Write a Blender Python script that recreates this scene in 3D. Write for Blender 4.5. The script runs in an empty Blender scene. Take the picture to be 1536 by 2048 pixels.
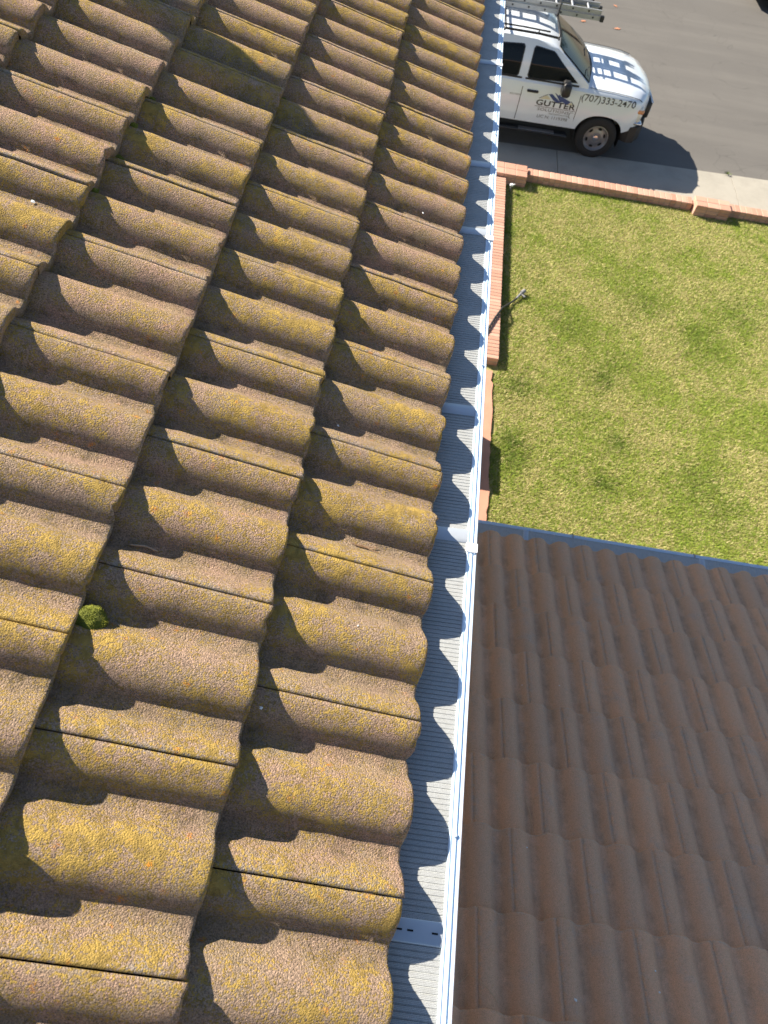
import bpy, math, random
import numpy as np
from mathutils import Vector, Matrix, noise
C = bpy.context.scene.collection
SC = bpy.context.scene
R = math.radians
random.seed(5); rng = np.random.default_rng(5)

# ------------------------------------------------------------------ camera
cam_d = bpy.data.cameras.new('camera'); cam = bpy.data.objects.new('camera', cam_d); C.objects.link(cam)
cam_d.sensor_fit = 'VERTICAL'; cam_d.sensor_height = 36.0; cam_d.lens = 1378.47/2048*36
cam_d.clip_start = 0.02; cam_d.clip_end = 2000
rx = (0.98679702, 0.11935004, 0.10948607); ry = (0.15954565, -0.83265534, -0.53031148); rz = (0.02787147, 0.54077782, -0.84070359)
CP = (-0.1738935, -0.08503325, 1.341126)
cam.matrix_world = Matrix(((rx[0], -ry[0], -rz[0], CP[0]), (rx[1], -ry[1], -rz[1], CP[1]), (rx[2], -ry[2], -rz[2], CP[2]), (0, 0, 0, 1)))
SC.camera = cam
cam_d.dof.use_dof = True; cam_d.dof.focus_distance = 1.75; cam_d.dof.aperture_fstop = 7.5

# ------------------------------------------------------------------ light
TO_SUN = Vector((-1.29, 0.66, 1.0)).normalized()
world = bpy.data.worlds.new('World'); SC.world = world; world.use_nodes = True
wn = world.node_tree.nodes; wl = world.node_tree.links
sky = wn.new('ShaderNodeTexSky'); sky.sky_type = 'NISHITA'; sky.sun_disc = False
sky.sun_elevation = math.asin(TO_SUN.z); sky.sun_rotation = math.atan2(TO_SUN.x, TO_SUN.y)
sky.air_density = 1.0; sky.dust_density = 0.6; sky.ozone_density = 1.6
bg = wn['Background']; bg.inputs['Strength'].default_value = 0.056
hs_ = wn.new('ShaderNodeHueSaturation'); hs_.inputs['Saturation'].default_value = .98
wl.new(sky.outputs[0], hs_.inputs['Color']); wl.new(hs_.outputs[0], bg.inputs[0])
sun_d = bpy.data.lights.new('sun', 'SUN'); sun = bpy.data.objects.new('sun', sun_d); C.objects.link(sun)
sun_d.energy = 5.0; sun_d.angle = R(0.5); sun_d.color = (1.0, 0.905, 0.76)
sun.rotation_euler = (-TO_SUN).to_track_quat('-Z', 'Y').to_euler()
SC.view_settings.view_transform = 'Standard'; SC.view_settings.look = 'None'
SC.view_settings.exposure = 1.36; SC.view_settings.gamma = 1.0; SC.view_settings.use_curve_mapping = False

# ------------------------------------------------------------------ helpers
def tag(o, label=None, cat=None, group=None, kind=None):
    if label: o['label'] = label
    if cat: o['category'] = cat
    if group: o['group'] = group
    if kind: o['kind'] = kind
    return o
def empty(name, loc=(0, 0, 0), rz=0.0):
    o = bpy.data.objects.new(name, None); C.objects.link(o); o.location = loc; o.rotation_euler = (0, 0, rz); return o
class MB:
    def __init__(s): s.v = []; s.f = []; s.mi = []
    def add(s, vs, fs, m=0):
        b = len(s.v); s.v += [tuple(p) for p in vs]; s.f += [tuple(b+i for i in f) for f in fs]; s.mi += [m]*len(fs); return s
    def box(s, a, b, m=0, bev=0.0):
        x0, y0, z0 = a; x1, y1, z1 = b
        if bev <= 0:
            vs = [(x0,y0,z0),(x1,y0,z0),(x1,y1,z0),(x0,y1,z0),(x0,y0,z1),(x1,y0,z1),(x1,y1,z1),(x0,y1,z1)]
            return s.add(vs, [(0,3,2,1),(4,5,6,7),(0,1,5,4),(1,2,6,5),(2,3,7,6),(3,0,4,7)], m)
        e = bev; vs = []
        for z, k in ((z0, e), (z0+e, 0), (z1-e, 0), (z1, e)):
            vs += [(x0+k,y0+e,z),(x0+e,y0+k,z),(x1-e,y0+k,z),(x1-k,y0+e,z),(x1-k,y1-e,z),(x1-e,y1-k,z),(x0+e,y1-k,z),(x0+k,y1-e,z)]
        fs = [tuple(reversed(range(8))), tuple(range(24, 32))]
        for r in range(3):
            for i in range(8):
                j = (i+1) % 8; fs.append((r*8+i, r*8+j, r*8+8+j, r*8+8+i))
        return s.add(vs, fs, m)
    def tube(s, pts, r, n=8, m=0, cap=True):
        pts = [Vector(p) for p in pts]; rs = r if isinstance(r, (list, tuple)) else [r]*len(pts)
        vs = []; up = None
        for i, p in enumerate(pts):
            d = (pts[min(i+1, len(pts)-1)]-pts[max(i-1, 0)]).normalized()
            if up is None:
                up = Vector((0, 0, 1)) if abs(d.z) < .9 else Vector((1, 0, 0))
            a = d.cross(up).normalized(); b = a.cross(d).normalized(); up = b
            for k in range(n):
                t = 2*math.pi*k/n; vs.append(p+(a*math.cos(t)+b*math.sin(t))*rs[i])
        fs = []
        for i in range(len(pts)-1):
            for k in range(n):
                j = (k+1) % n; fs.append((i*n+k, i*n+j, (i+1)*n+j, (i+1)*n+k))
        if cap: fs += [tuple(reversed(range(n))), tuple(range((len(pts)-1)*n, len(pts)*n))]
        return s.add(vs, fs, m)
    def lathe(s, prof, c, ax, n=32, m=0):
        c = Vector(c); ax = Vector(ax).normalized(); u = ax.orthogonal().normalized(); w = ax.cross(u)
        vs = []
        for r, h in prof:
            for k in range(n):
                t = 2*math.pi*k/n; vs.append(c+ax*h+(u*math.cos(t)+w*math.sin(t))*r)
        fs = []
        for i in range(len(prof)-1):
            for k in range(n):
                j = (k+1) % n; fs.append((i*n+k, i*n+j, (i+1)*n+j, (i+1)*n+k))
        return s.add(vs, fs, m)
    def prism(s, poly, ext, m=0):
        n = len(poly); a = [Vector(p) for p in poly]; b = [p+Vector(ext) for p in a]
        return s.add(a+b, [tuple(reversed(range(n))), tuple(range(n, 2*n))]+[(i, (i+1) % n, n+(i+1) % n, n+i) for i in range(n)], m)
    def build(s, name, mats, parent=None, smooth=None):
        me = bpy.data.meshes.new(name); me.from_pydata([tuple(p) for p in s.v], [], s.f)
        mats = mats if isinstance(mats, (list, tuple)) else [mats]
        for m_ in mats: me.materials.append(m_)
        me.polygons.foreach_set('material_index', s.mi); me.validate()
        o = bpy.data.objects.new(name, me); C.objects.link(o); o.parent = parent
        if smooth is not None: shade(o, smooth)
        return o
def shade(o, ang=35):
    me = o.data; me.polygons.foreach_set('use_smooth', [True]*len(me.polygons))
    me.update()
    if ang >= 180: return
    import bmesh
    bm = bmesh.new(); bm.from_mesh(me)
    bmesh.ops.recalc_face_normals(bm, faces=bm.faces)
    ca = R(ang)
    for e in bm.edges:
        if len(e.link_faces) == 2 and e.calc_face_angle(0) > ca: e.smooth = False
    bm.to_mesh(me); bm.free()

# ------------------------------------------------------------------ materials
def nm(name):
    m = bpy.data.materials.new(name); m.use_nodes = True; nt = m.node_tree
    return m, nt.nodes, nt.links, nt.nodes['Principled BSDF']
def tex(nodes, links, scale, detail=3, rough=.55, src=None, kind='noise', dist=0):
    if kind == 'noise':
        n = nodes.new('ShaderNodeTexNoise'); n.inputs['Detail'].default_value = detail; n.inputs['Roughness'].default_value = rough; n.inputs['Distortion'].default_value = dist
    else:
        n = nodes.new('ShaderNodeTexVoronoi')
    n.inputs['Scale'].default_value = scale
    if src: links.new(src, n.inputs['Vector'])
    return n
def ramp(nodes, links, fac, stops):
    r = nodes.new('ShaderNodeValToRGB'); e = r.color_ramp.elements
    while len(e) < len(stops): e.new(.5)
    for i, (p, c) in enumerate(stops):
        e[i].position = p; e[i].color = (c, c, c, 1) if isinstance(c, (int, float)) else (*c, 1)
    links.new(fac, r.inputs[0]); return r.outputs[0]
def mix(nodes, links, fac, a, b, mode='MIX'):
    n = nodes.new('ShaderNodeMix'); n.data_type = 'RGBA'; n.blend_type = mode
    for inp, v in ((n.inputs[0], fac), (n.inputs[6], a), (n.inputs[7], b)):
        if isinstance(v, (int, float)): inp.default_value = v
        elif isinstance(v, tuple): inp.default_value = (*v, 1)
        else: links.new(v, inp)
    return n.outputs[2]
def math_(nodes, links, op, a, b=None, clamp=False):
    n = nodes.new('ShaderNodeMath'); n.operation = op; n.use_clamp = clamp
    for inp, v in ((n.inputs[0], a), (n.inputs[1], b)):
        if v is None: continue
        if isinstance(v, (int, float)): inp.default_value = v
        else: links.new(v, inp)
    return n.outputs[0]
def bump(nodes, links, h, b, strength, dist):
    n = nodes.new('ShaderNodeBump'); n.inputs['Strength'].default_value = strength; n.inputs['Distance'].default_value = dist
    links.new(h, n.inputs['Height']); links.new(n.outputs[0], b.inputs['Normal']); return n
def simple(name, col, rough=.5, metal=0., vary=.12, vs=6., bmp=0., bs=80., bd=.002, spec=None, coat=0.):
    m, n, l, b = nm(name); tc = n.new('ShaderNodeTexCoord').outputs['Object']
    t = tex(n, l, vs, 4, .6, tc)
    c = mix(n, l, t.outputs[0], tuple(x*(1-vary) for x in col), tuple(min(1, x*(1+vary)) for x in col))
    l.new(c, b.inputs['Base Color'])
    l.new(math_(n, l, 'ADD', math_(n, l, 'MULTIPLY', t.outputs[0], .1), rough-.05, True), b.inputs['Roughness'])
    b.inputs['Metallic'].default_value = metal
    if spec is not None: b.inputs['Specular IOR Level'].default_value = spec
    if coat: b.inputs['Coat Weight'].default_value = coat; b.inputs['Coat Roughness'].default_value = .05
    if bmp:
        t2 = tex(n, l, bs, 3, .6, tc); bump(n, l, t2.outputs[0], b, bmp, bd)
    return m

def tile_material(name, pink, tan, lichen_amt, grain, dark=1.0, lich=(.50, .335, .075)):
    m, n, l, b = nm(name); tc = n.new('ShaderNodeTexCoord').outputs['Object']
    at = n.new('ShaderNodeAttribute'); at.attribute_name = 'tile'; sp = n.new('ShaderNodeSeparateColor'); l.new(at.outputs['Color'], sp.inputs[0])
    crest, seam, rnd = sp.outputs[0], sp.outputs[1], sp.outputs[2]
    big = tex(n, l, 4.5, 4, .6, tc).outputs[0]; mid = tex(n, l, 17, 4, .65, tc).outputs[0]
    mid2 = tex(n, l, 33, 5, .7, tc, dist=.6).outputs[0]
    fine = tex(n, l, 400, 4, .7, tc).outputs[0]; f2 = tex(n, l, 700, 2, .5, tc).outputs[0]
    col = mix(n, l, ramp(n, l, mid, [(.38, 0.), (.62, 1.)]), pink, tan)
    col = mix(n, l, math_(n, l, 'MULTIPLY', rnd, .55), col, mix(n, l, .5, tan, (.40, .33, .27)))
    # pale whitish bloom beside the joints and in loose patches
    wb = math_(n, l, 'MULTIPLY', seam, ramp(n, l, mid2, [(.40, 0.), (.62, 1.)]))
    wb2 = math_(n, l, 'MULTIPLY', ramp(n, l, tex(n, l, 9, 5, .7, tc).outputs[0], [(.56, 0.), (.70, 1.)]), .45)
    col = mix(n, l, math_(n, l, 'MULTIPLY', math_(n, l, 'ADD', wb, wb2, True), .75), col, (.50, .47, .42))
    # granular darker aggregate
    col = mix(n, l, ramp(n, l, fine, [(.36, grain), (.56, 0.)]), col, (.085, .066, .045))
    col = mix(n, l, ramp(n, l, f2, [(.60, 0.), (.72, .5)]), col, (.58, .50, .40))
    cell = tex(n, l, 330, src=tc, kind='v'); csep = n.new('ShaderNodeSeparateColor'); l.new(cell.outputs['Color'], csep.inputs[0])
    col = mix(n, l, .85 if grain > .3 else .4, col, mix(n, l, csep.outputs[0], (.66, .66, .66), (1., 1., 1.)), 'MULTIPLY')
    # yellow and olive lichen: grains that crowd together on the barrels
    patch = ramp(n, l, mix(n, l, .55, mid, tex(n, l, 46, 4, .7, tc).outputs[0]), [(.36, 0.), (.62, 1.)]); patch = mix(n, l, ramp(n, l, big, [(.40, 0.), (.60, 1.)]), math_(n, l, 'MULTIPLY', patch, .34), patch)
    cover = math_(n, l, 'MULTIPLY', math_(n, l, 'ADD', math_(n, l, 'MULTIPLY', crest, .62), .34), patch)
    cover = math_(n, l, 'MULTIPLY', cover, math_(n, l, 'ADD', math_(n, l, 'MULTIPLY', rnd, .70*lichen_amt), .84*lichen_amt))
    gr = tex(n, l, 420, 3, .6, tc).outputs[0]
    g = math_(n, l, 'MULTIPLY', math_(n, l, 'SUBTRACT', math_(n, l, 'ADD', math_(n, l, 'MULTIPLY', math_(n, l, 'SUBTRACT', gr, .5), .9), math_(n, l, 'MULTIPLY', cover, 1.22)), csep.outputs[1]), 7., True)
    lc = mix(n, l, ramp(n, l, mid2, [(.38, 0.), (.6, 1.)]), tuple(x*.55 for x in lich), lich)
    col = mix(n, l, math_(n, l, 'MULTIPLY', g, .88), col, lc)
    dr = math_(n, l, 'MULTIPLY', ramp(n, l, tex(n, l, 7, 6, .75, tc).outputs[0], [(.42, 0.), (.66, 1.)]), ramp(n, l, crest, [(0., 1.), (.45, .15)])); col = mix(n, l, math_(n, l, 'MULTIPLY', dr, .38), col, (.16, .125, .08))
    # orange spots
    vo = tex(n, l, 26, src=tc, kind='v').outputs['Distance']
    spot = math_(n, l, 'MULTIPLY', ramp(n, l, vo, [(.10, 1.), (.26, 0.)]), ramp(n, l, mid2, [(.52, 0.), (.60, 1.)]))
    spot = math_(n, l, 'MULTIPLY', spot, ramp(n, l, gr, [(.44, 0.), (.54, 1.)]))
    col = mix(n, l, math_(n, l, 'MULTIPLY', spot, min(1., lichen_amt)), col, (.62, .22, .02))
    # black algae blotches in the pans
    bl = math_(n, l, 'MULTIPLY', ramp(n, l, tex(n, l, 24, 6, .75, tc).outputs[0], [(.52, 0.), (.68, 1.)]), math_(n, l, 'SUBTRACT', 1., crest, True))
    col = mix(n, l, math_(n, l, 'MULTIPLY', bl, .55*min(1, lichen_amt+.1)), col, (.05, .045, .03))
    if dark != 1: col = mix(n, l, 1., col, (dark, dark, dark), 'MULTIPLY')
    l.new(col, b.inputs['Base Color']); b.inputs['Roughness'].default_value = .93; b.inputs['Specular IOR Level'].default_value = .2
    vg = tex(n, l, 330, src=tc, kind='v').outputs['Distance']
    h = math_(n, l, 'ADD', math_(n, l, 'MULTIPLY', fine, 1.0), math_(n, l, 'MULTIPLY', mid2, .40)); h = math_(n, l, 'SUBTRACT', h, math_(n, l, 'MULTIPLY', vg, .6))
    h = math_(n, l, 'ADD', h, math_(n, l, 'MULTIPLY', g, .35))
    bump(n, l, h, b, .9 if grain > .3 else .45, .0042 if grain > .3 else .002)
    return m
M = {}
M['tile'] = tile_material('weathered_tile', (.585, .37, .265), (.50, .36, .225), 1.08, .72)
M['tile_low'] = tile_material('brown_tile', (.88, .52, .32), (.84, .52, .33), .04, .3)  # even brown raised; some of the glare's brightness is put into the colour
M['deck'] = simple('roof_underlay', (.03, .025, .02), .95)
M['white_metal'] = simple('sky_tinted_gutter_paint', (.62, .77, .93), .26, 0, .04, 3, .1, 40, .001, coat=.3)  # white paint tinted blue; the sky's light is put into its colour
M['stucco'] = simple('stucco', (.62, .56, .46), .9, 0, .06, 3, .5, 60, .004)
M['fascia'] = simple('fascia_paint', (.66, .64, .6), .6)
M['seal'] = simple('clear_sealant', (.75, .77, .8), .2)
# ribbed perforated guard
m, n, l, b = nm('guard_mesh'); tc = n.new('ShaderNodeTexCoord').outputs['Object']
mp = n.new('ShaderNodeMapping'); mp.inputs['Scale'].default_value = (520, 420, 1); l.new(tc, mp.inputs[0])
ck = n.new('ShaderNodeTexVoronoi'); ck.inputs['Randomness'].default_value = .15; ck.inputs['Scale'].default_value = 1; l.new(mp.outputs[0], ck.inputs['Vector'])
hole = ramp(n, l, ck.outputs['Distance'], [(.26, 0.), (.36, 1.)])
dirt = tex(n, l, 45, 4, .7, tc).outputs[0]
c_ = mix(n, l, hole, (.12, .12, .125), (.50, .52, .52)); c_ = mix(n, l, ramp(n, l, dirt, [(.5, 0.), (.75, .5)]), c_, (.36, .36, .33))
l.new(c_, b.inputs['Base Color']); b.inputs['Metallic'].default_value = .35; b.inputs['Roughness'].default_value = .5
bump(n, l, ck.outputs['Distance'], b, .3, .001); M['guard'] = m
M['guard_plain'] = simple('guard_strip', (.55, .60, .66), .38, .5, .08, 20)
# grass blades
m, n, l, b = nm('grass_blades'); at = n.new('ShaderNodeAttribute'); at.attribute_name = 'blade'
l.new(at.outputs['Color'], b.inputs['Base Color']); b.inputs['Roughness'].default_value = .7; b.inputs['Specular IOR Level'].default_value = .25
tr = n.new('ShaderNodeBsdfTranslucent'); l.new(at.outputs['Color'], tr.inputs[0]); mx = n.new('ShaderNodeMixShader'); mx.inputs[0].default_value = .3
l.new(b.outputs[0], mx.inputs[1]); l.new(tr.outputs[0], mx.inputs[2]); l.new(mx.outputs[0], n['Material Output'].inputs[0]); M['grass'] = m
# soil under the grass
m, n, l, b = nm('lawn_thatch'); tc = n.new('ShaderNodeTexCoord').outputs['Object']
c_ = mix(n, l, ramp(n, l, tex(n, l, 14, 5, .7, tc).outputs[0], [(.35, 0.), (.65, 1.)]), (.16, .17, .045), (.36, .31, .13))
l.new(c_, b.inputs['Base Color']); b.inputs['Roughness'].default_value = 1; M['thatch'] = m
# asphalt
m, n, l, b = nm('asphalt'); tc = n.new('ShaderNodeTexCoord').outputs['Object']
a1 = tex(n, l, 60, 4, .8, tc).outputs[0]; a2 = tex(n, l, .55, 5, .6, tc, dist=.4).outputs[0]; a3 = tex(n, l, 240, 2, .6, tc).outputs[0]
c_ = mix(n, l, a1, (.085, .079, .072), (.155, .146, .135)); c_ = mix(n, l, ramp(n, l, a2, [(.3, 0.), (.7, .55)]), c_, (.15, .142, .13))
c_ = mix(n, l, ramp(n, l, a3, [(.66, 0.), (.74, .7)]), c_, (.34, .32, .29))
mp = n.new('ShaderNodeMapping'); mp.inputs['Scale'].default_value = (.10, 1.2, 1); l.new(tc, mp.inputs[0])
c_ = mix(n, l, ramp(n, l, tex(n, l, 1.2, 4, .6, mp.outputs[0]).outputs[0], [(.42, .35), (.60, 0.)]), c_, (.085, .08, .076))
wv = tex(n, l, .42, 3, .5, tc, dist=1.5).outputs[0]
crk = ramp(n, l, math_(n, l, 'ABSOLUTE', math_(n, l, 'SUBTRACT', wv, .5)), [(0., .30), (.0016, 0.)])
c_ = mix(n, l, crk, c_, (.045, .042, .04))
l.new(c_, b.inputs['Base Color']); b.inputs['Roughness'].default_value = .88; bump(n, l, a1, b, .5, .004); M['asphalt'] = m
# concrete
m, n, l, b = nm('pale_concrete'); tc = n.new('ShaderNodeTexCoord').outputs['Object']
a1 = tex(n, l, 90, 4, .7, tc).outputs[0]; a2 = tex(n, l, 1.6, 5, .65, tc).outputs[0]
c_ = mix(n, l, a1, (.30, .28, .24), (.40, .375, .32)); c_ = mix(n, l, ramp(n, l, a2, [(.45, 0.), (.7, .5)]), c_, (.24, .225, .19))
l.new(c_, b.inputs['Base Color']); b.inputs['Roughness'].default_value = .9; bump(n, l, a1, b, .4, .003); M['concrete'] = m
# brick
m, n, l, b = nm('red_brick'); tc = n.new('ShaderNodeTexCoord').outputs['Object']
at = n.new('ShaderNodeAttribute'); at.attribute_name = 'tile'; sp = n.new('ShaderNodeSeparateColor'); l.new(at.outputs['Color'], sp.inputs[0])
a1 = tex(n, l, 40, 5, .75, tc).outputs[0]; c_ = mix(n, l, sp.outputs[0], (.42, .21, .145), (.56, .32, .235))
c_ = mix(n, l, ramp(n, l, a1, [(.5, 0.), (.75, .6)]), c_, (.50, .36, .28)); l.new(c_, b.inputs['Base Color']); b.inputs['Roughness'].default_value = .9
bump(n, l, a1, b, .5, .004); M['brick'] = m
M['mortar'] = simple('mortar', (.36, .26, .21), .95, 0, .15, 30, .5, 90)
M['terra'] = simple('terracotta_concrete', (.50, .25, .17), .9, 0, .18, 5, .5, 60, .004)
M['paint'] = simple('sky_tinted_truck_paint', (.73, .79, .86), .18, 0, .015, 2, spec=.6, coat=1.)  # white paint, cool tint puts the blue of the bonnet's shade into it
M['glass'] = simple('dark_window_glass', (.007, .009, .010), .05, 0, .2, 2, spec=.3)
M['screen'] = simple('windshield_glass', (.010, .020, .024), .06, 0, .2, 2, spec=.22)
M['black'] = simple('black_plastic', (.018, .018, .019), .5, 0, .2, 10)
M['blacksteel'] = simple('black_rack_steel', (.022, .022, .024), .35, .2)
M['rubber'] = simple('tyre_rubber', (.022, .021, .02), .85, 0, .25, 20, .4, 60)
M['well'] = simple('wheel_well_liner', (.012, .012, .012), .95)
M['rim'] = simple('silver_wheel_paint', (.30, .30, .31), .4, .75)
M['chrome'] = simple('bright_metal', (.7, .7, .72), .15, 1.)
M['alu'] = simple('ladder_aluminium', (.62, .64, .66), .38, .7, .12, 12)
M['alu_dark'] = simple('ladder_side_aluminium', (.40, .41, .42), .5, .6, .2, 12)
M['lamp'] = simple('lamp_lens', (.72, .72, .66), .08, 0, .1, 30, spec=.8, coat=1)
M['amber'] = simple('amber_lens', (.62, .24, .08), .12, 0, .1, 30, coat=1)
M['ink'] = simple('dark_lettering', (.035, .035, .045), .4)
M['ink_grey'] = simple('grey_lettering', (.16, .17, .18), .4)
M['blue_ink'] = simple('blue_logo_vinyl', (.035, .065, .22), .35)
M['cream'] = simple('cream_logo_vinyl', (.62, .58, .42), .4)
M['darkcar'] = simple('charcoal_car_paint', (.02, .02, .023), .2, .3, .1, 2, coat=1)
M['moss'] = simple('moss', (.12, .135, .012), .95, 0, .5, 60, 1., 260, .004)
M['mossblade'] = simple('moss_tips', (.24, .25, .022), .9, 0, .5, 60)
M['drop'] = simple('chalky_white', (.78, .80, .80), .7)
M['twig'] = simple('dry_twig', (.34, .27, .20), .85, 0, .3, 90)
M['needle'] = simple('dry_pine_needle', (.30, .17, .09), .7, 0, .3, 90)
M['straw'] = simple('dry_straw', (.62, .46, .28), .7, 0, .3, 90)
M['leaf'] = simple('dry_brown_leaf', (.46, .20, .11), .75, 0, .3, 30, .5, 40)
M['vent'] = simple('galvanised_vent', (.35, .35, .34), .5, .5)
M['greyplastic'] = simple('grey_plastic', (.20, .20, .21), .5)
M['hose'] = simple('black_hose', (.025, .025, .025), .5)
M['far_leaf'] = simple('street_weeds', (.10, .14, .03), .9, 0, .4, 30)

# ------------------------------------------------------------------ setting
GL = -6.10      # lawn
GS = -6.20      # street
def sheet(name, x0, y0, x1, y1, z, mat, thick=.0):
    b = MB(); b.box((x0, y0, z-thick), (x1, y1, z)) if thick else b.add([(x0,y0,z),(x1,y0,z),(x1,y1,z),(x0,y1,z)], [(0,1,2,3)])
    return tag(b.build(name, mat), kind='structure')
sheet('ground', -150, -150, 150, 150, GS-.02, simple('ground_soil', (.20, .17, .12), .95, 0, .2, .5))
KY = lambda x: 14.02+.062*(x-1.4)      # line where the concrete meets the asphalt
b = MB(); b.add([(-80, KY(-80)-.02, GS), (80, KY(80)-.02, GS), (80, KY(80)+9.9, GS), (-80, KY(-80)+9.9, GS)], [(0, 1, 2, 3)])
tag(b.build('street', M['asphalt']), kind='structure')
b = MB()
xs = [-40, -9.5, -6.7, -3.9, -1.1, 2.52, 6.20, 9.9, 13.5, 17, 60]
for i in range(len(xs)-1):                # slabs with open joints and a lower gutter pan strip
    x0, x1 = xs[i]+.006, xs[i+1]-.006
    sh = lambda y: .055*(y-13.5)
    q = [(x0, 12.75), (x1, 12.75), (x1, KY(x1)), (x0, KY(x0))]
    def slab(p4, zt):
        b.add([(p[0], p[1], zt) for p in p4]+[(p[0], p[1], zt-.12) for p in p4], [(0,1,2,3),(0,4,5,1),(1,5,6,2),(2,6,7,3),(3,7,4,0)])
    slab([(x0, 12.80), (x1, 12.80), (x1, KY(x1)-.44), (x0, KY(x0)-.44)], GS+.035)
    slab([(x0, KY(x0)-.428), (x1, KY(x1)-.428), (x1, KY(x1)), (x0, KY(x0))], GS+.02)
tag(b.build('pavement', M['concrete']), kind='structure')
b = MB(); b.add([(-80, KY(-80)+9.9, GS+.02), (80, KY(80)+9.9, GS+.02), (80, KY(80)+11.6, GS+.02), (-80, KY(-80)+11.6, GS+.02)], [(0,1,2,3)])
tag(b.build('far_pavement', M['concrete']), kind='structure')
sheet('lawn', 1.30, 0.5, 14.0, 12.66, GL, M['thatch'], .1)

# grass: one object of blades
def grass():
    N = 430000
    xy = np.empty((0, 2))
    while len(xy) < N:
        p = rng.random((N, 2))*np.array([7.4, 8.4])+np.array([1.40, 4.25])
        keep = (p[:, 0] < 8.8) & (p[:, 1] < 12.62) & ((p[:, 0] > 1.47) | (p[:, 1] < 7.5))
        keep &= p[:, 0] > 1.40+.05*np.sin(p[:, 1]*5.1)+.03*np.sin(p[:, 1]*17)
        far = np.clip((8.3-p[:, 0])/1.6, .15, 1); keep &= rng.random(N) < far
        xy = np.vstack([xy, p[keep]])
    xy = xy[:N]
    co = np.empty((N, 3, 3)); col = np.ones((N, 3, 4))
    g1 = np.array([.20, .32, .035]); g2 = np.array([.42, .47, .085]); st = np.array([.72, .63, .31]); dk = np.array([.04, .11, .012])
    nz = noise.noise
    A = np.empty(N); Bn = np.empty(N); Dn = np.empty(N)
    for i, (x, y) in enumerate(xy):
        A[i] = nz((x*.9, y*.9, 3.1)); Bn[i] = nz((x*3.1, y*3.1, 9.)); Dn[i] = nz((x*9, y*9, 1.))
    dry = np.clip(.56+1.15*A+.8*Bn+.6*Dn-.03*(8-xy[:, 1]), 0, 1)
    # greener, deeper tufts
    tufts = [(3.3, 8.1, .35), (3.1, 7.7, .3), (3.25, 6.5, .20), (3.0, 5.75, .22), (3.2, 6.45, .16), (2.95, 5.7, .15), (1.75, 5.9, .22), (4.4, 6.0, .45), (4.7, 5.6, .4), (3.9, 9.6, .5), (4.8, 9.0, .6), (1.7, 6.2, .25), (1.75, 7.3, .3), (5.6, 9.8, .6), (2.6, 8.8, .4), (1.6, 10.9, .12)]
    lush = np.zeros(N)
    for tx, ty, tr_ in tufts:
        lush = np.maximum(lush, (.55 if tr_ > .34 else 1.)*np.exp(-(((xy[:, 0]-tx)/tr_)**2+((xy[:, 1]-ty)/tr_)**2)*1.3))
    lush *= np.clip(.75+.8*Dn, 0, 1); dry = dry*(1-.85*lush)
    u = rng.random(N); isdry = u < dry*.56
    r2 = rng.random((N, 1)); c = g1*(1-r2)+g2*r2; c = c*(1-lush[:, None]*.6)+dk*(lush[:, None]*.6)
    c = np.where(isdry[:, None], st*(.65+.5*rng.random((N, 1))), c*(.75+.5*rng.random((N, 1))))
    hgt = (.014+.022*rng.random(N))*(1+.7*lush); ang = rng.random(N)*2*np.pi; lean = .5+.9*rng.random(N); wd = .003+.0035*rng.random(N)
    la = ang*0+rng.normal(.6, 1.3, N)
    base = np.column_stack([xy, np.full(N, GL)])
    dx = np.column_stack([np.cos(ang)*wd, np.sin(ang)*wd, np.zeros(N)])
    co[:, 0] = base-dx; co[:, 1] = base+dx
    co[:, 2] = base+np.column_stack([np.cos(la)*hgt*lean, np.sin(la)*hgt*lean, hgt])
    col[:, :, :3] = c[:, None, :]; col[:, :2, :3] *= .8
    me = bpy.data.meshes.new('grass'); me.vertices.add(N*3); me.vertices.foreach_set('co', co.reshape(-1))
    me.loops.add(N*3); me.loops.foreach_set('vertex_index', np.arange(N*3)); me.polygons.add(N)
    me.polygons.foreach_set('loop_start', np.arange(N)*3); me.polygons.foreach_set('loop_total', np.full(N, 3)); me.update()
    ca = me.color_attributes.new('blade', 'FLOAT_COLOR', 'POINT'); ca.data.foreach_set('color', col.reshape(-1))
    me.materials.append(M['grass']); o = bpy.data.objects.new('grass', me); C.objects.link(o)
    tag(o, 'short patchy lawn grass of green and straw coloured blades', 'grass', kind='stuff')
grass()

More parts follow.
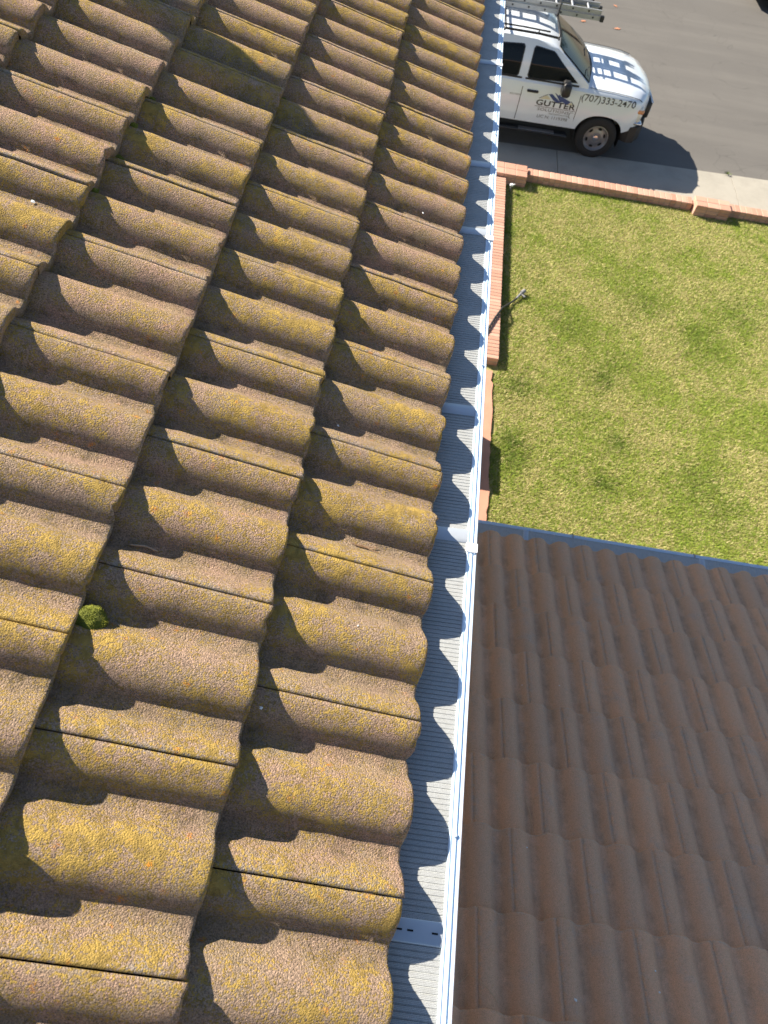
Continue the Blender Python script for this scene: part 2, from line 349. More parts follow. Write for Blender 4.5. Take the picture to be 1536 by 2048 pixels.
# ------------------------------------------------------------------ brick edging
def put_attr(me, vals):
    ca = me.color_attributes.new('tile', 'FLOAT_COLOR', 'POINT'); ca.data.foreach_set('color', np.asarray(vals, float).reshape(-1))
def brick_run(name, x0, y0, x1, y1, z0, z1, along, pitch, parent, cols=1, bevel=.006):
    b = MB(); vals = []
    core = MB(); e = .007
    core.box((x0+e, y0+e, z0), (x1-e, y1-e, z1-.006)); co = core.build('mortar_bed', M['mortar'], None)
    L = (x1-x0) if along == 'x' else (y1-y0); nb = max(1, round(L/pitch)); p = L/nb
    rows = max(1, round((z1-z0)/.075)); rh = (z1-z0)/rows
    for r in range(rows):
        for i in range(nb):
            for cc in range(cols):
                j = [random.uniform(-.002, .002) for _ in range(3)]
                g = .0055
                za, zb = z0+r*rh+.004, z0+(r+1)*rh-.004+(.004 if r == rows-1 else 0)
                if along == 'x':
                    w = (y1-y0)/cols; A = (x0+i*p+g, y0+cc*w+(g if cols > 1 and cc else 0)+j[0], za); B = (x0+(i+1)*p-g, y0+(cc+1)*w-(g if cols > 1 and cc < cols-1 else 0)+j[1], zb+j[2]*.7)
                else:
                    w = (x1-x0)/cols; A = (x0+cc*w+j[0], y0+i*p+g, za); B = (x0+(cc+1)*w+j[1], y0+(i+1)*p-g, zb+j[2]*.7)
                nv = len(b.v); b.box(A, B, 0, bevel); t = random.random(); vals += [(t, t, t, 1)]*(len(b.v)-nv)
    o = b.build(name, M['brick'], parent); put_attr(o.data, vals); co.parent = o
    return o
fw = empty('brick_wall', (3.5, 12.74, GL))
tag(fw, 'low red brick garden wall with raised caps between the lawn and the pavement', 'wall')
def local(o, root):
    o.matrix_parent_inverse = Matrix.Translation(root.location).inverted(); return o
for o in (brick_run('brick_course', 1.86, 12.63, 5.08, 12.85, GL-.08, -5.95, 'x', .108, fw), brick_run('brick_course', 5.80, 12.63, 14.0, 12.85, GL-.08, -5.95, 'x', .108, fw),
          brick_run('brick_cap', 1.18, 12.42, 1.84, 12.80, GL-.08, -5.885, 'x', .215, fw, 2), brick_run('brick_cap', 5.10, 12.49, 5.78, 12.81, GL-.08, -5.885, 'x', .22, fw, 2)):
    local(o, fw)
sw = empty('brick_wall', (1.33, 10, GL))
tag(sw, 'low red brick edging running beside the lawn directly below the gutter', 'wall')
local(brick_run('brick_course', 1.20, 7.62, 1.45, 12.41, GL-.08, -5.95, 'y', .078, sw), sw)
# ragged mow strip
b = MB(); pts = []
for i in range(90):
    y = 7.48-i*.05; pts.append(1.405+.03*noise.noise((y*2.2, 0, 0))+.018*noise.noise((y*9, 1, 0))-.03*(1 if y > 7.25 else 0))
for i in range(89):
    y0, y1 = 7.48-i*.05, 7.48-(i+1)*.05
    b.add([(1.0, y1, GL+.035), (pts[i+1], y1, GL+.035), (pts[i], y0, GL+.035), (1.0, y0, GL+.035), (pts[i+1]+.012, y1, GL-.03), (pts[i]+.012, y0, GL-.03)], [(0, 1, 2, 3), (1, 4, 5, 2)])
tag(b.build('edging_strip', M['terra']), 'pinkish ragged concrete strip between house and lawn, nearer than the brick edging', 'edging')

# ------------------------------------------------------------------ tiled roofs
W = 0.1524; E = 0.33176
PR = []
def profile():
    n = 240; t = np.linspace(-.5, .5, n+1)*W; a = .405*W; h = .040
    z = h*np.clip(1-np.abs(t/a)**2.35, 0, 1)
    k = 5; zp = np.concatenate([z[-k-1:-1], z, z[1:k+1]]); ker = np.hanning(2*k+3)[1:-1]; ker /= ker.sum()
    return t, np.convolve(zp, ker, 'valid')
PT, PZ = profile(); PZ = PZ-PZ.max()
def prof(t):
    t = ((t/W+.5) % 1.0-.5)*W
    return float(np.interp(t, PT, PZ))
def tile_roof(name, mat, parent, origin, upv, alongv, nv, courses, k0, k1, seam_off, parity, rows, per, step=.029, rough=.0012, keep=None, seed=1, edge_pale=.35, jit=1., gap=.0013, hs=1.):
    rnd = random.Random(seed); origin = Vector(origin)
    V = []; F = []; A = []
    for c in range(courses):
        for k in range(k0, k1):
            if (k+c+parity) % 2: continue
            if keep and not keep(c, k): continue
            sj = rnd.gauss(0, .0018)*jit; nj = rnd.gauss(0, .0011)*jit; rot = rnd.gauss(0, .004)*jit; tr = rnd.random(); tilt = rnd.gauss(0, .0013)*jit
            chips = [(rnd.uniform(0, 2*W), rnd.uniform(.004, .012), rnd.choice((.001, .003, .004, .009))) for _ in range(3)]
            t0 = k*W+seam_off; ng = 2*per; base = len(V)
            svals = [0, .0015, .005, .012]+[.012+(E+.05-.012)*(i/(rows-1)) for i in range(1, rows)]
            drops = [-.0045, -.0018, -.0004, 0]+[0]*(rows-1)
            rowsv = [(0.001, -step)]+list(zip(svals, drops))
            nr = len(rowsv)
            for ri, (s, dn) in enumerate(rowsv):
                for i in range(ng+1):
                    u = i/ng*2*W; e = 0
                    tt = t0+u
                    if i == 0: tt += gap; e = -.0016
                    if i == ng: tt -= gap; e = -.0016
                    z = prof(tt)*hs-step*s/E*1.0+dn+nj+tilt*(u/W-1)+(e if ri > 0 else 0)
                    wob = .0010*noise.noise((tt*22, c*3.7+k, 2.))+.0009*noise.noise((tt*75, c*3.7, 5.))
                    ss = s+sj+rot*(u-W)+wob
                    if s < .013:
                        for cu, cw, cd in chips: ss += cd*math.exp(-((u-cu)/cw)**2)*(1-s/.02)
                    if ri > 1 and s < E: z += rough*noise.noise((tt*60, s*60, c*5.+k))+rough*1.3*noise.noise((tt*17, s*17, c*5.))
                    p = origin+upv*(c*E+ss)+alongv*tt+nv*z
                    V.append(p)
                    cr = 1+prof(tt)/.040; du = min(u, 2*W-u)
                    A.append((cr, max(edge_pale*max(0, 1-s/.012), max(0, 1-du/.022) if u < W else max(0, 1-du/.012)*.5), tr, 1))
            for ri in range(nr-1):
                for i in range(ng):
                    a = base+ri*(ng+1)+i; F.append((a, a+1, a+ng+2, a+ng+1))
            # side skirts
            for i in (0, ng):
                sb = len(V)
                for ri in range(1, nr):
                    p = V[base+ri*(ng+1)+i]; V.append(p-nv*.013); A.append((.3, 0, tr, 1))
                for ri in range(1, nr-1):
                    a = base+ri*(ng+1)+i; q = (a, a+ng+1, sb+ri, sb+ri-1); F.append(q if i == 0 else tuple(reversed(q)))
    me = bpy.data.meshes.new(name); me.from_pydata([tuple(p) for p in V], [], F); me.materials.append(mat)
    me.polygons.foreach_set('use_smooth', [True]*len(F)); put_attr(me, A)
    o = bpy.data.objects.new(name, me); C.objects.link(o); o.parent = parent; me.update()
    return o
house = empty('house', (0, 0, 0))
tag(house, 'house with lichen covered tile roof, white guarded gutter and a lower brown tiled roof', 'house')
PU = 0.29611; up_u = Vector((-math.cos(PU), 0, math.sin(PU))); n_u = Vector((math.sin(PU), 0, math.cos(PU)))
YE = 39   # barrels to the far rake
roof1 = tile_roof('upper_roof', M['tile'], house, (0, 0, 0), up_u, Vector((0, 1, 0)), n_u, 11, -9, YE, .006, 0, 15, 18)
roof1['label'] = 'sunlit barrel tile roof speckled with yellow lichen'
PL = 0.34417; up_l = Vector((0, -math.cos(PL), math.sin(PL))); n_l = Vector((0, math.sin(PL), math.cos(PL)))
LY, LZ = 2.3162, -2.3948; LX0 = .665
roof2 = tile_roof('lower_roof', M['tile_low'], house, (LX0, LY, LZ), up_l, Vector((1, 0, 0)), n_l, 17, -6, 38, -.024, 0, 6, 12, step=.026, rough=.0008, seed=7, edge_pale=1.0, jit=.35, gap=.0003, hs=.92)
roof2['label'] = 'shaded smooth brown barrel tile roof below the gutter'
# decks, walls, fascia
b = MB()
def slabdeck(o_, u_, a_, n_, s0, s1, t0, t1, dn, th):
    vs = [o_+u_*s+a_*t+n_*d for d in (dn-th, dn) for s, t in ((s0, t0), (s1, t0), (s1, t1), (s0, t1))]
    b.add(vs, [(3,2,1,0),(4,5,6,7),(0,1,5,4),(1,2,6,5),(2,3,7,6),(3,0,4,7)])
slabdeck(Vector((0,0,0)), up_u, Vector((0,1,0)), n_u, .045, 3.7, -1.3, YE*W+.15, -.086, .05)
b.build('roof_deck', M['deck'], house); b = MB()
slabdeck(Vector((LX0,LY,LZ)), up_l, Vector((1,0,0)), n_l, .045, 5.7, -.95, 5.85, -.100, .05)
b.build('roof_deck', M['deck'], house)
b = MB()    # upper storey, garage wing and a gable over the back half
YW = YE*W-.35
b.box((-7.3, -4.5, GS), (-.36, YW, -.13)); b.build('wall', M['stucco'], house); b = MB(); b.box((-.358, -4.4, GS), (6.3, LY-.50, LZ-.16))
b.build('wall', M['stucco'], house); b = MB()
b.add([(-.40, YW-.003, -.132), (-3.75, YW-.003, .90), (-7.1, YW-.003, -.132), (-.40, -4.4, -.132), (-3.75, -4.4, .90), (-7.1, -4.4, -.132)], [(0, 1, 2), (5, 4, 3), (0, 3, 4, 1), (1, 4, 5, 2)])
b.build('gable', M['stucco'], house)
b = MB(); z0 = -3.7*math.cos(PU)
b.add([(z0, -1.3, 3.7*math.sin(PU)-.10), (z0, YE*W+.15, 3.7*math.sin(PU)-.10), (-7.2, YE*W+.15, 0), (-7.2, -1.3, 0)], [(0, 1, 2, 3)])
b.build('back_slope', M['deck'], house)
b = MB(); b.box((-.045, -1.3, -.26), (-.022, YE*W+.15, -.105)); b.build('fascia', M['fascia'], house); b = MB(); b.box((-.3, LY-.045, LZ-.27), (6.4, LY-.022, LZ-.105)); b.build('fascia', M['fascia'], house)
b = MB(); b.box((.55, 5.55, GS), (.98, 6.35, GL+.48), 0, .02); b.build('shade_block', M['stucco'], house)  # unseen block, added to cast a patch of shade on the lawn

# ------------------------------------------------------------------ gutters
def gutter(L0, L1, lip=.107):
    # cross-section in (outward, up), swept along
    pr = [(-.018, -.10), (-.018, -.215), (.055, -.215), (.075, -.200), (.082, -.17), (.098, -.14), (lip, -.115), (lip, -.0715), (lip-.0015, -.0695), (lip-.0055, -.0695), (lip-.0065, -.0712), (lip-.010, -.0712),
          (lip-.011, -.0680), (lip-.0145, -.0675), (lip-.0155, -.0692), (lip-.020, -.0692), (lip-.021, -.0675), (lip-.0245, -.0675), (lip-.0258, -.072), (lip-.0262, -.10)]
    return pr
def sweep(pr, L0, L1, along, outv, org, name, mat, parent, seg=1):
    b = MB(); n = len(pr); vs = []
    for s in range(seg+1):
        t = L0+(L1-L0)*s/seg
        for o_, u_ in pr: vs.append(Vector(org)+along*t+outv*o_+Vector((0, 0, u_)))
    fs = [(s*n+i, s*n+i+1, (s+1)*n+i+1, (s+1)*n+i) for s in range(seg) for i in range(n-1)]
    b.add(vs, fs); return b.build(name, mat, parent, 25)
YV, XV = Vector((0, 1, 0)), Vector((1, 0, 0))
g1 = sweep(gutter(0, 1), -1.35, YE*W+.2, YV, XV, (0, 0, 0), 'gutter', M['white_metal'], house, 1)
g1['label'] = 'upper white gutter under the sunlit eave'
JO = [-.036, .795, 1.20, 2.008, 2.42, 3.22, 4.03, 4.83, 5.6]
def guard(L0, L1, along, outv, org, parent, joints, pitch=.0098):
    b = MB(); strips = MB(); o = Vector(org); x0, x1 = -.03, .0825; z0, z1 = -.076, -.0705
    def P(t, x, dz=0): 
        return o+along*t+outv*x+Vector((0, 0, z0+(z1-z0)*(x-x0)/(x1-x0)+dz))
    t = L0; k = 0; vs = []
    while t < L1:
        jt = any(abs(t-j) < .022 for j in joints)
        d = -.0014 if not jt else 0
        w = [(0, d), (.0007, d), (.0016, 0), (pitch-.0011, .0003), (pitch-.0001, d)]
        for dt, dz in w:
            vs += [P(t+dt, x0, dz), P(t+dt, x1, dz)]
        t += pitch; k += 1
    m_ = len(vs)//2; b.add(vs, [(2*i, 2*i+1, 2*i+3, 2*i+2) for i in range(m_-1)])
    g = b.build('gutter_guard', M['guard'], parent)
    for j in joints:
        if not (L0 < j < L1): continue
        hw = .019
        sec = [(-hw, .0008), (-hw+.002, .0030), (-.006, .0022), (0, .0036), (.006, .0022), (hw-.002, .0030), (hw, .0008)]
        vs = []
        for dt, dz in sec: vs += [P(j+dt, x0, dz), P(j+dt, x1-.001, dz)]
        sb = MB(); sb.add(vs, [(2*i, 2*i+1, 2*i+3, 2*i+2) for i in range(len(sec)-1)])
        for x in ((-.002, .018, .062) if abs(j) < .1 else ()):
            sb.add([P(j-.0015, x, .0042), P(j-.0015, x+.011, .0042), P(j+.0015, x+.011, .0042), P(j+.0015, x, .0042)], [(0, 1, 2, 3)], 1)
        sb.build('guard_joint', [M['guard_plain'], M['well']], g, 60)
    return g
GSL = -.0065
g1.rotation_euler.x = GSL
gu = guard(-1.35, YE*W+.2, YV, XV, (0, 0, 0), house, JO); gu.rotation_euler.x = GSL
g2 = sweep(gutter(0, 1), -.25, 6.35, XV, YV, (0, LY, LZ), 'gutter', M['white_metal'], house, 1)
g2['label'] = 'lower white gutter in shade along the brown tiles'
guard(-.25, 6.35, XV, YV, (0, LY, LZ), house, [.9, 2.1, 3.3, 4.5], .0196)
# screws, lip joints and sealant
for y in (.128, 1.379, 2.64, 3.5): 
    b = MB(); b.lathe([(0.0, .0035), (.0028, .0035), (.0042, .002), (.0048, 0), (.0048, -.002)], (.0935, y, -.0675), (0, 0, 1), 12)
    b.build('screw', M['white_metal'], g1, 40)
for y in (.765, 1.98, 3.21):
    b = MB(); b.box((.080, y-.012, -.0692), (.1085, y+.012, -.0663), 0, .0008); b.tube([(.082, y-.013, -.066), (.095, y-.0145, -.0656), (.108, y-.012, -.067)], .0016, 6)
    b.build('lip_joint', M['seal'], g1, 40)
for x in (1.22, 2.05, 3.1):
    b = MB(); b.tube([(x, LY+.082, LZ-.066), (x+.004, LY+.1, LZ-.065), (x-.002, LY+.112, LZ-.073)], .004, 6); b.build('hanger', M['vent'], g2, 40)

# ------------------------------------------------------------------ small things on the roof
a_u = Vector((0, 1, 0))
def on_up(c, k, lift=0.):
    return up_u*(c*E)+a_u*(k*W)+n_u*(lift+prof(k*W)-.029*((c % 1.0)))
def on_low(c, k, lift=0.):
    return Vector((LX0, LY, LZ))+up_l*(c*E)+XV*(k*W)+n_l*(lift+prof(k*W)*.92-.026*((c % 1.0)))
def moss(name, p, r, hgt, label, group=None, fuzz=500):
    b = MB(); n = 20; rings = 8; vs = []
    for i in range(rings):
        ph = i/(rings-1)*math.pi/2*1.12
        for j in range(n):
            th = 2*math.pi*j/n; d = Vector((math.sin(ph)*math.cos(th), math.sin(ph)*math.sin(th), math.cos(ph)))
            q = 1+.20*noise.noise(d*1.7+Vector(p)*9)+.08*noise.noise(d*6)
            vs.append(Vector((d.x*r, d.y*r, d.z*hgt))*q)
    fs = [(i*n+j, i*n+(j+1) % n, (i+1)*n+(j+1) % n, (i+1)*n+j) for i in range(rings-1) for j in range(n)]
    b.add(vs, fs)
    m0 = len(b.f)
    for _ in range(fuzz):
        th = random.random()*6.283; ph = math.acos(random.random()); d = Vector((math.sin(ph)*math.cos(th), math.sin(ph)*math.sin(th), math.cos(ph)))
        q = 1+.20*noise.noise(d*1.7+Vector(p)*9)+.08*noise.noise(d*6)
        o_ = Vector((d.x*r, d.y*r, d.z*hgt))*q*.97; t_ = d.orthogonal().normalized()*.0007; e_ = o_+(d+Vector((random.uniform(-.5, .5), random.uniform(-.5, .5), .2)))*random.uniform(.0012, .0026)
        b.add([o_-t_, o_+t_, e_], [(0, 1, 2)], 1)
    o = b.build(name, [M['moss'], M['mossblade']], None); shade(o, 180); o.location = p
    return tag(o, label, 'moss', group)
moss('moss_cushion', on_up(1.945, 2.34, -.002), .033, .023, 'largest rounded green moss cushion wedged under a tile edge', fuzz=1600)
mc = [(2.975, 12.34, .009, 'small moss crumb in a dark tile gap, highest of those at upper left'), (2.975, 11.2, .010, 'small moss crumb in the tile gap one barrel below the highest one'), (2.98, 10.45, .015, 'dark elongated moss tuft in the left tile gap, largest of the small tufts'), (1.96, 16.5, .009, 'tiny yellow green moss tuft under the second tile edge near the top'), (2.985, 9.27, .010, 'moss crumb at the corner of a tile beside the pale joint, left side'), (1.975, 14.34, .008, 'tiny moss tuft in the middle tile gap just above the pale joint end')]
for c_, k_, r_, lb in mc:
    moss('moss_tuft', on_up(c_, k_, .002), r_, r_*.8, lb, 'moss tufts in the tile gaps', 120)
def bend(p, q, sag, n=7, w=0.0):
    p, q = Vector(p), Vector(q); o = []
    s = (q-p).cross(Vector((0, 0, 1))).normalized()
    for i in range(n):
        t = i/(n-1); o.append(p.lerp(q, t)+s*sag*math.sin(math.pi*t)+s*w*math.sin(9*t))
    return o
b = MB(); b.tube(bend(on_up(1.88, 3.48, .004), on_up(1.72, 3.48, .006), -.003, 8, .001), [.0016, .0022, .002, .0019, .0021, .0018, .0017, .001], 7)
tag(b.build('twig', M['twig'], None, 60), 'short grey twig lying in the shaded tile pan', 'twig')
b = MB()
b.tube(bend(on_up(.56, 4.47, .003), on_up(.37, 4.50, .004), .003), .0007, 5); b.tube(bend(on_up(.53, 4.45, .003), on_up(.36, 4.42, .004), -.002), .0007, 5); b.tube(bend(on_up(.50, 4.50, .003), on_up(.40, 4.44, .004), .002), .0006, 5)
tag(b.build('pine_needles', M['needle'], None, 60), 'brown pine needles lying in the tile pan near the gutter', 'pine needles')
def dropping(p, r, lb, nrm, grp='white droppings on the sunlit roof'):
    b = MB(); n = 11; vs = [Vector((0, 0, .0012))]
    for i in range(n):
        t = 2*math.pi*i/n; q = r*(.6+.7*random.random()); vs.append(Vector((math.cos(t)*q, math.sin(t)*q, 0)))
    b.add(vs, [(0, 1+i, 1+(i+1) % n) for i in range(n)]); o = b.build('bird_dropping', M['drop']); o.location = p
    o.rotation_euler = Vector(nrm).to_track_quat('Z', 'Y').to_euler(); return tag(o, lb, 'bird dropping', grp)
dropping(on_up(.928, 1.80, .0015), .0035, 'white bird dropping in the shade just below the second tile edge', n_u)
dropping(on_up(.80, 6.52, .0015), .0030, 'pale blue white dropping in the dark shadow at mid roof', n_u)
dropping(on_up(3.30, 8.54, .002), .0055, 'white dropping on the sunlit tile at the left edge of view', n_u)
dropping(on_up(.41, 12.65, .002), .005, 'white dropping on the eave tile toward the street', n_u)
dropping(on_up(.46, 3.12, .002), .0022, 'tiny white dropping on the sunlit eave barrel below mid roof', n_u)
lowd = [(7.79, 1.12, 'white speck on the brown roof, largest and nearest the bottom'), (6.21, .28, 'tiny white speck on the brown roof beside a long joint'), (1.96, .63, 'white speck under a brown tile edge near the lower gutter'), (3.58, 1.91, 'white speck on the brown roof a few courses below the lower gutter'), (7.4, 3.21, 'white speck on the brown roof, farthest right of those near the bottom'), (7.6, 3.21, 'tiny white speck just below the farthest right one on the brown roof'), (3.62, .66, 'pale speck at the top end of a dry straw on the brown roof')]
for c_, k_, lb in lowd: dropping(on_low(c_, k_, .003), .006 if 'largest' in lb else .0036, lb, n_l, 'white specks on the brown roof')
stw = [((1.45, 1.57), (1.96, 1.61), 'long dry needle across the second brown tile course'), ((2.37, -.49), (2.92, -.29), 'long dry straw beside the upper gutter lip on the brown roof'), ((3.74, .59), (4.0, .69), 'dry straw hanging over the brown tile edge by a pale speck'), ((4.74, .62), (5.06, .64), 'dry straw crossing a brown tile edge at mid roof'), ((5.15, -.86), (4.85, -.41), 'short curled straw on the brown roof close to the gutter'), ((5.46, .47), (5.97, .49), 'long straw running along a pan of the brown roof'), ((1.02, 6.66), (1.72, 6.6), 'faint long straw far along the brown roof'), ((7.67, -1.46), (7.9, -.6), 'thin curved straw near the bottom of the brown roof'), ((2.99, 4.74), (3.92, 4.6), 'dry straw on the brown roof toward the lower gutter'), ((7.67, -1.46), (7.85, -1.8), 'thin straw touching the curved one near the bottom of the brown roof'), ((6.83, .56), (7.04, .6), 'short straw at the brown tile edge near the bottom')]
for (c0, k0), (c1, k1), lb in stw:
    P = []
    for i in range(9):
        t = i/8; c_ = c0+(c1-c0)*t; k_ = k0+(k1-k0)*t; P.append(on_low(c_, k_+.08*math.sin(3*t+c0), .006))
    b = MB(); b.tube(P, .0010, 5); tag(b.build('dry_straw', M['straw'], None, 60), lb, 'straw', 'dry straws on the brown roof')
# roof vent pipe up the slope, outside the frame; its shadow falls on the tiles
vp = empty('vent_pipe', (-1.85, 2.69, .48)); tag(vp, 'grey metal vent pipe standing on the tile roof up the slope', 'vent')
b = MB(); b.lathe([(.075, 0), (.075, .52)], (0, 0, 0), (0, 0, 1), 24); b.build('pipe', M['vent'], vp, 40)
b = MB(); b.lathe([(.0, .66), (.05, .655), (.105, .60), (.112, .545), (.112, .52), (.078, .50)], (0, 0, 0), (0, 0, 1), 24); b.build('cap', M['vent'], vp, 40)
b = MB(); b.lathe([(.16, .0), (.15, .05), (.085, .13), (.076, .15)], (0, 0, 0), (0, 0, 1), 24); b.build('flashing', M['vent'], vp, 40)
#TRUCK
# ------------------------------------------------------------------ pickup truck
TZ = GS
truck = empty('pickup_truck', (3.14, 15.03, TZ), R(2.3))
tag(truck, 'white crew cab pickup truck with black ladder rack parked at the kerb', 'pickup truck')
#      x      w     zb    zs    zt   front-wrap
ST = [(-3.02, .985, .50, 1.28, 1.27, 0), (-2.4, 1.0, .49, 1.275, 1.27, 0), (-1.6, 1.0, .49, 1.27, 1.27, 0), (-.9, 1.0, .49, 1.265, 1.27, 0), (-.55, 1.0, .49, 1.26, 1.30, 0), (-.42, 1.0, .49, 1.255, 1.325, 0), (-.2, 1.005, .49, 1.245, 1.325, 0),
      (.1, 1.01, .5, 1.235, 1.31, 0), (.4, 1.01, .52, 1.215, 1.28, .03), (.65, .995, .60, 1.185, 1.24, .10), (.80, .975, .64, 1.14, 1.195, .20), (.89, .955, .67, 1.07, 1.14, .27), (.935, .93, .69, .98, 1.05, .31), (.945, .91, .70, .86, .88, .32), (.935, .89, .70, .74, .75, .32)]
def ring(x, w, zb, zs, zt, fw_):
    L = []
    def P(y, z): return (x-fw_*abs(y)**2.6, y, z)
    half = [(w*.90, zb), (w*.965, zb+.02), (w*.985, zb+.14), (w, zb+(zs-zb)*.45), (w*.998, zb+(zs-zb)*.72), (w*.985, zs-.05), (w*.955, zs-.008), (w*.90, zs+(zt-zs)*.35), (w*.72, zs+(zt-zs)*.78), (w*.66, zs+(zt-zs)*.93+.008*(zt > zs)), (w*.35, zt), (0, zt+.006)]
    return [P(-y, z) for y, z in half]+[P(y, z) for y, z in reversed(half[:-1])]
def side_y(x, z):
    for a, c in zip(ST[:-1], ST[1:]):
        if a[0] <= x <= c[0]:
            t = (x-a[0])/(c[0]-a[0]); w, zb, zs = [a[i]+(c[i]-a[i])*t for i in (1, 2, 3)]
            zz = [zb, zb+.02, zb+.14, zb+(zs-zb)*.45, zb+(zs-zb)*.72, zs-.05, zs-.008]; yy = [w*.90, w*.965, w*.985, w, w*.998, w*.985, w*.955]
            return -float(np.interp(z, zz, yy))
    return -1.0
b = MB(); rings = [ring(*s) for s in ST]; n_ = len(rings[0])
b.add([p for r_ in rings for p in r_], [(i*n_+j, i*n_+j+1, (i+1)*n_+j+1, (i+1)*n_+j) for i in range(len(rings)-1) for j in range(n_-1)]+[(i*n_+n_-1, i*n_, (i+1)*n_, (i+1)*n_+n_-1) for i in range(len(rings)-1)]+[tuple(range(n_)), tuple(reversed(range((len(rings)-1)*n_, len(rings)*n_)))])
body = b.build('body', M['paint'], truck)
import bmesh
def recalc(o):
    bm = bmesh.new(); bm.from_mesh(o.data); bmesh.ops.recalc_face_normals(bm, faces=bm.faces); bm.to_mesh(o.data); bm.free()
def cut(o, cutters):
    recalc(o)
    for cb in cutters:
        c = cb.build('cutter', M['well']); c.parent = o.parent; recalc(c); md = o.modifiers.new('b', 'BOOLEAN'); md.object = c; md.operation = 'DIFFERENCE'; md.solver = 'EXACT'
        bpy.context.view_layer.update(); dg = bpy.context.evaluated_depsgraph_get(); me = bpy.data.meshes.new_from_object(o.evaluated_get(dg))
        o.modifiers.clear(); o.data = me; bpy.data.objects.remove(c)
def archcut(xc, y0, y1, r):
    q = MB(); pts = []
    for i in range(25):
        t = R(-14)+R(208)*i/24; k = 1.0-.03*math.cos(4*t)
        pts.append((xc+math.cos(t)*r*k*1.02, y0, .40+math.sin(t)*r*k*.96))
    pts = [(xc+r*1.06, y0, .2)]+pts+[(xc-r*1.08, y0, .2)]
    q.prism(pts, (0, y1-y0, 0)); return q
cut(body, [archcut(0, -1.3, -.62, .475), archcut(0, .62, 1.3, .475)]); shade(body, 28)
# wheel wells (dark liners)
for yy0, yy1 in ((-.955, -.55), (.55, .955)):
    b = MB(); vs = []; n2 = 24
    for i in range(n2+1):
        t = R(-18)+R(216)*i/n2; k = 1.0-.03*math.cos(4*t); vs += [(math.cos(t)*.466*k*1.02, yy0, .40+math.sin(t)*.466*k*.96), (math.cos(t)*.466*k*1.02, yy1, .40+math.sin(t)*.466*k*.96)]
    b.add(vs, [(2*i, 2*i+1, 2*i+3, 2*i+2) for i in range(n2)])
    inner = yy1 if yy0 < 0 else yy0
    b.add([(0, inner, .4)]+[(v[0], inner, v[2]) for v in vs[::2]], [(0, i+1, i+2) for i in range(n2)])
    b.build('wheel_arch', M['well'], truck, 60)
# underbody
b = MB(); b.box((-4.5, -.72, .38), (.62, .72, .55)); b.build('chassis', M['well'], truck)
# bed
b = MB()
prf = [(-.90, .60), (-.975, .62), (-.995, .80), (-1.0, 1.0), (-.985, 1.22), (-.95, 1.30), (-.88, 1.30), (-.86, 1.26), (-.84, .82)]
full = prf+[(-y, z) for y, z in reversed(prf)]; xs_ = [-4.95, -4.90, -4.0, -3.08]
vs = [(x, y*(.985 if k == 0 else 1), z) for k, x in enumerate(xs_) for y, z in full]; m_ = len(full)
b.add(vs, [(i*m_+j, i*m_+(j+1) % m_, (i+1)*m_+(j+1) % m_, (i+1)*m_+j) for i in range(3) for j in range(m_)])
b.box((-4.97, -.90, .62), (-4.90, .90, 1.285), 0, .01); b.box((-3.12, -.90, .62), (-3.06, .90, 1.285), 0, .01)
bed = b.build('truck_bed', M['paint'], truck)
recalc(bed)
b = MB(); 
bed2 = bed; shade(bed2, 30)
for s_ in (-1, 1):
    b = MB(); b.lathe([(.0, s_*.008), (.455, s_*.008), (.47, 0), (.47, -.02)], (-3.64, s_*.997, .52), (0, 1, 0), 40); b.build('wheel_arch', M['well'], truck, 50)
# greenhouse
def Yg(z): return float(np.interp(z, [1.24, 1.27, 1.5, 1.70, 1.80], [.955, .945, .895, .815, .755]))
GS_ = [(-.46, 1.315), (-.62, 1.42), (-.85, 1.565), (-1.08, 1.70), (-1.22, 1.775), (-1.34, 1.83), (-1.6, 1.868), (-2.1, 1.885), (-2.55, 1.875), (-2.85, 1.84), (-2.93, 1.78), (-2.98, 1.5), (-3.01, 1.28)]
rings = []
for x, zr in GS_:
    ze = min(zr-.004, 1.80) if x > -1.3 else min(zr-.055, 1.80); ze = max(ze, 1.262)
    zz = [1.23]+[1.25+(ze-1.25)*t for t in (.33, .66, 1.)]
    h = [(Yg(z), z) for z in zz]; ye = h[-1][0]
    crown = .035 if x > -1.3 else .0
    h += [(ye*.955, zr-.02 if x <= -1.3 else zr), (ye*.85, zr-.004), (ye*.5, zr+.006), (0, zr+.01)]
    fwd = [0]*4+([.0]*4)
    def xo(i, y): return x+(.10*(1-(y/.95)**2) if x > -1.3 and i >= 3 else 0)
    left = [(xo(i, y), -y, z) for i, (y, z) in enumerate(h)]; right = [(p[0], -p[1], p[2]) for p in reversed(left[:-1])]
    rings.append(left+right)
b = MB(); n_ = len(rings[0])
b.add([p for r_ in rings for p in r_], [(i*n_+j, i*n_+j+1, (i+1)*n_+j+1, (i+1)*n_+j) for i in range(len(rings)-1) for j in range(n_-1)]+[tuple(reversed(range((len(rings)-1)*n_, len(rings)*n_))), tuple(range(n_))])
cab = b.build('cab', M['paint'], truck, 32)
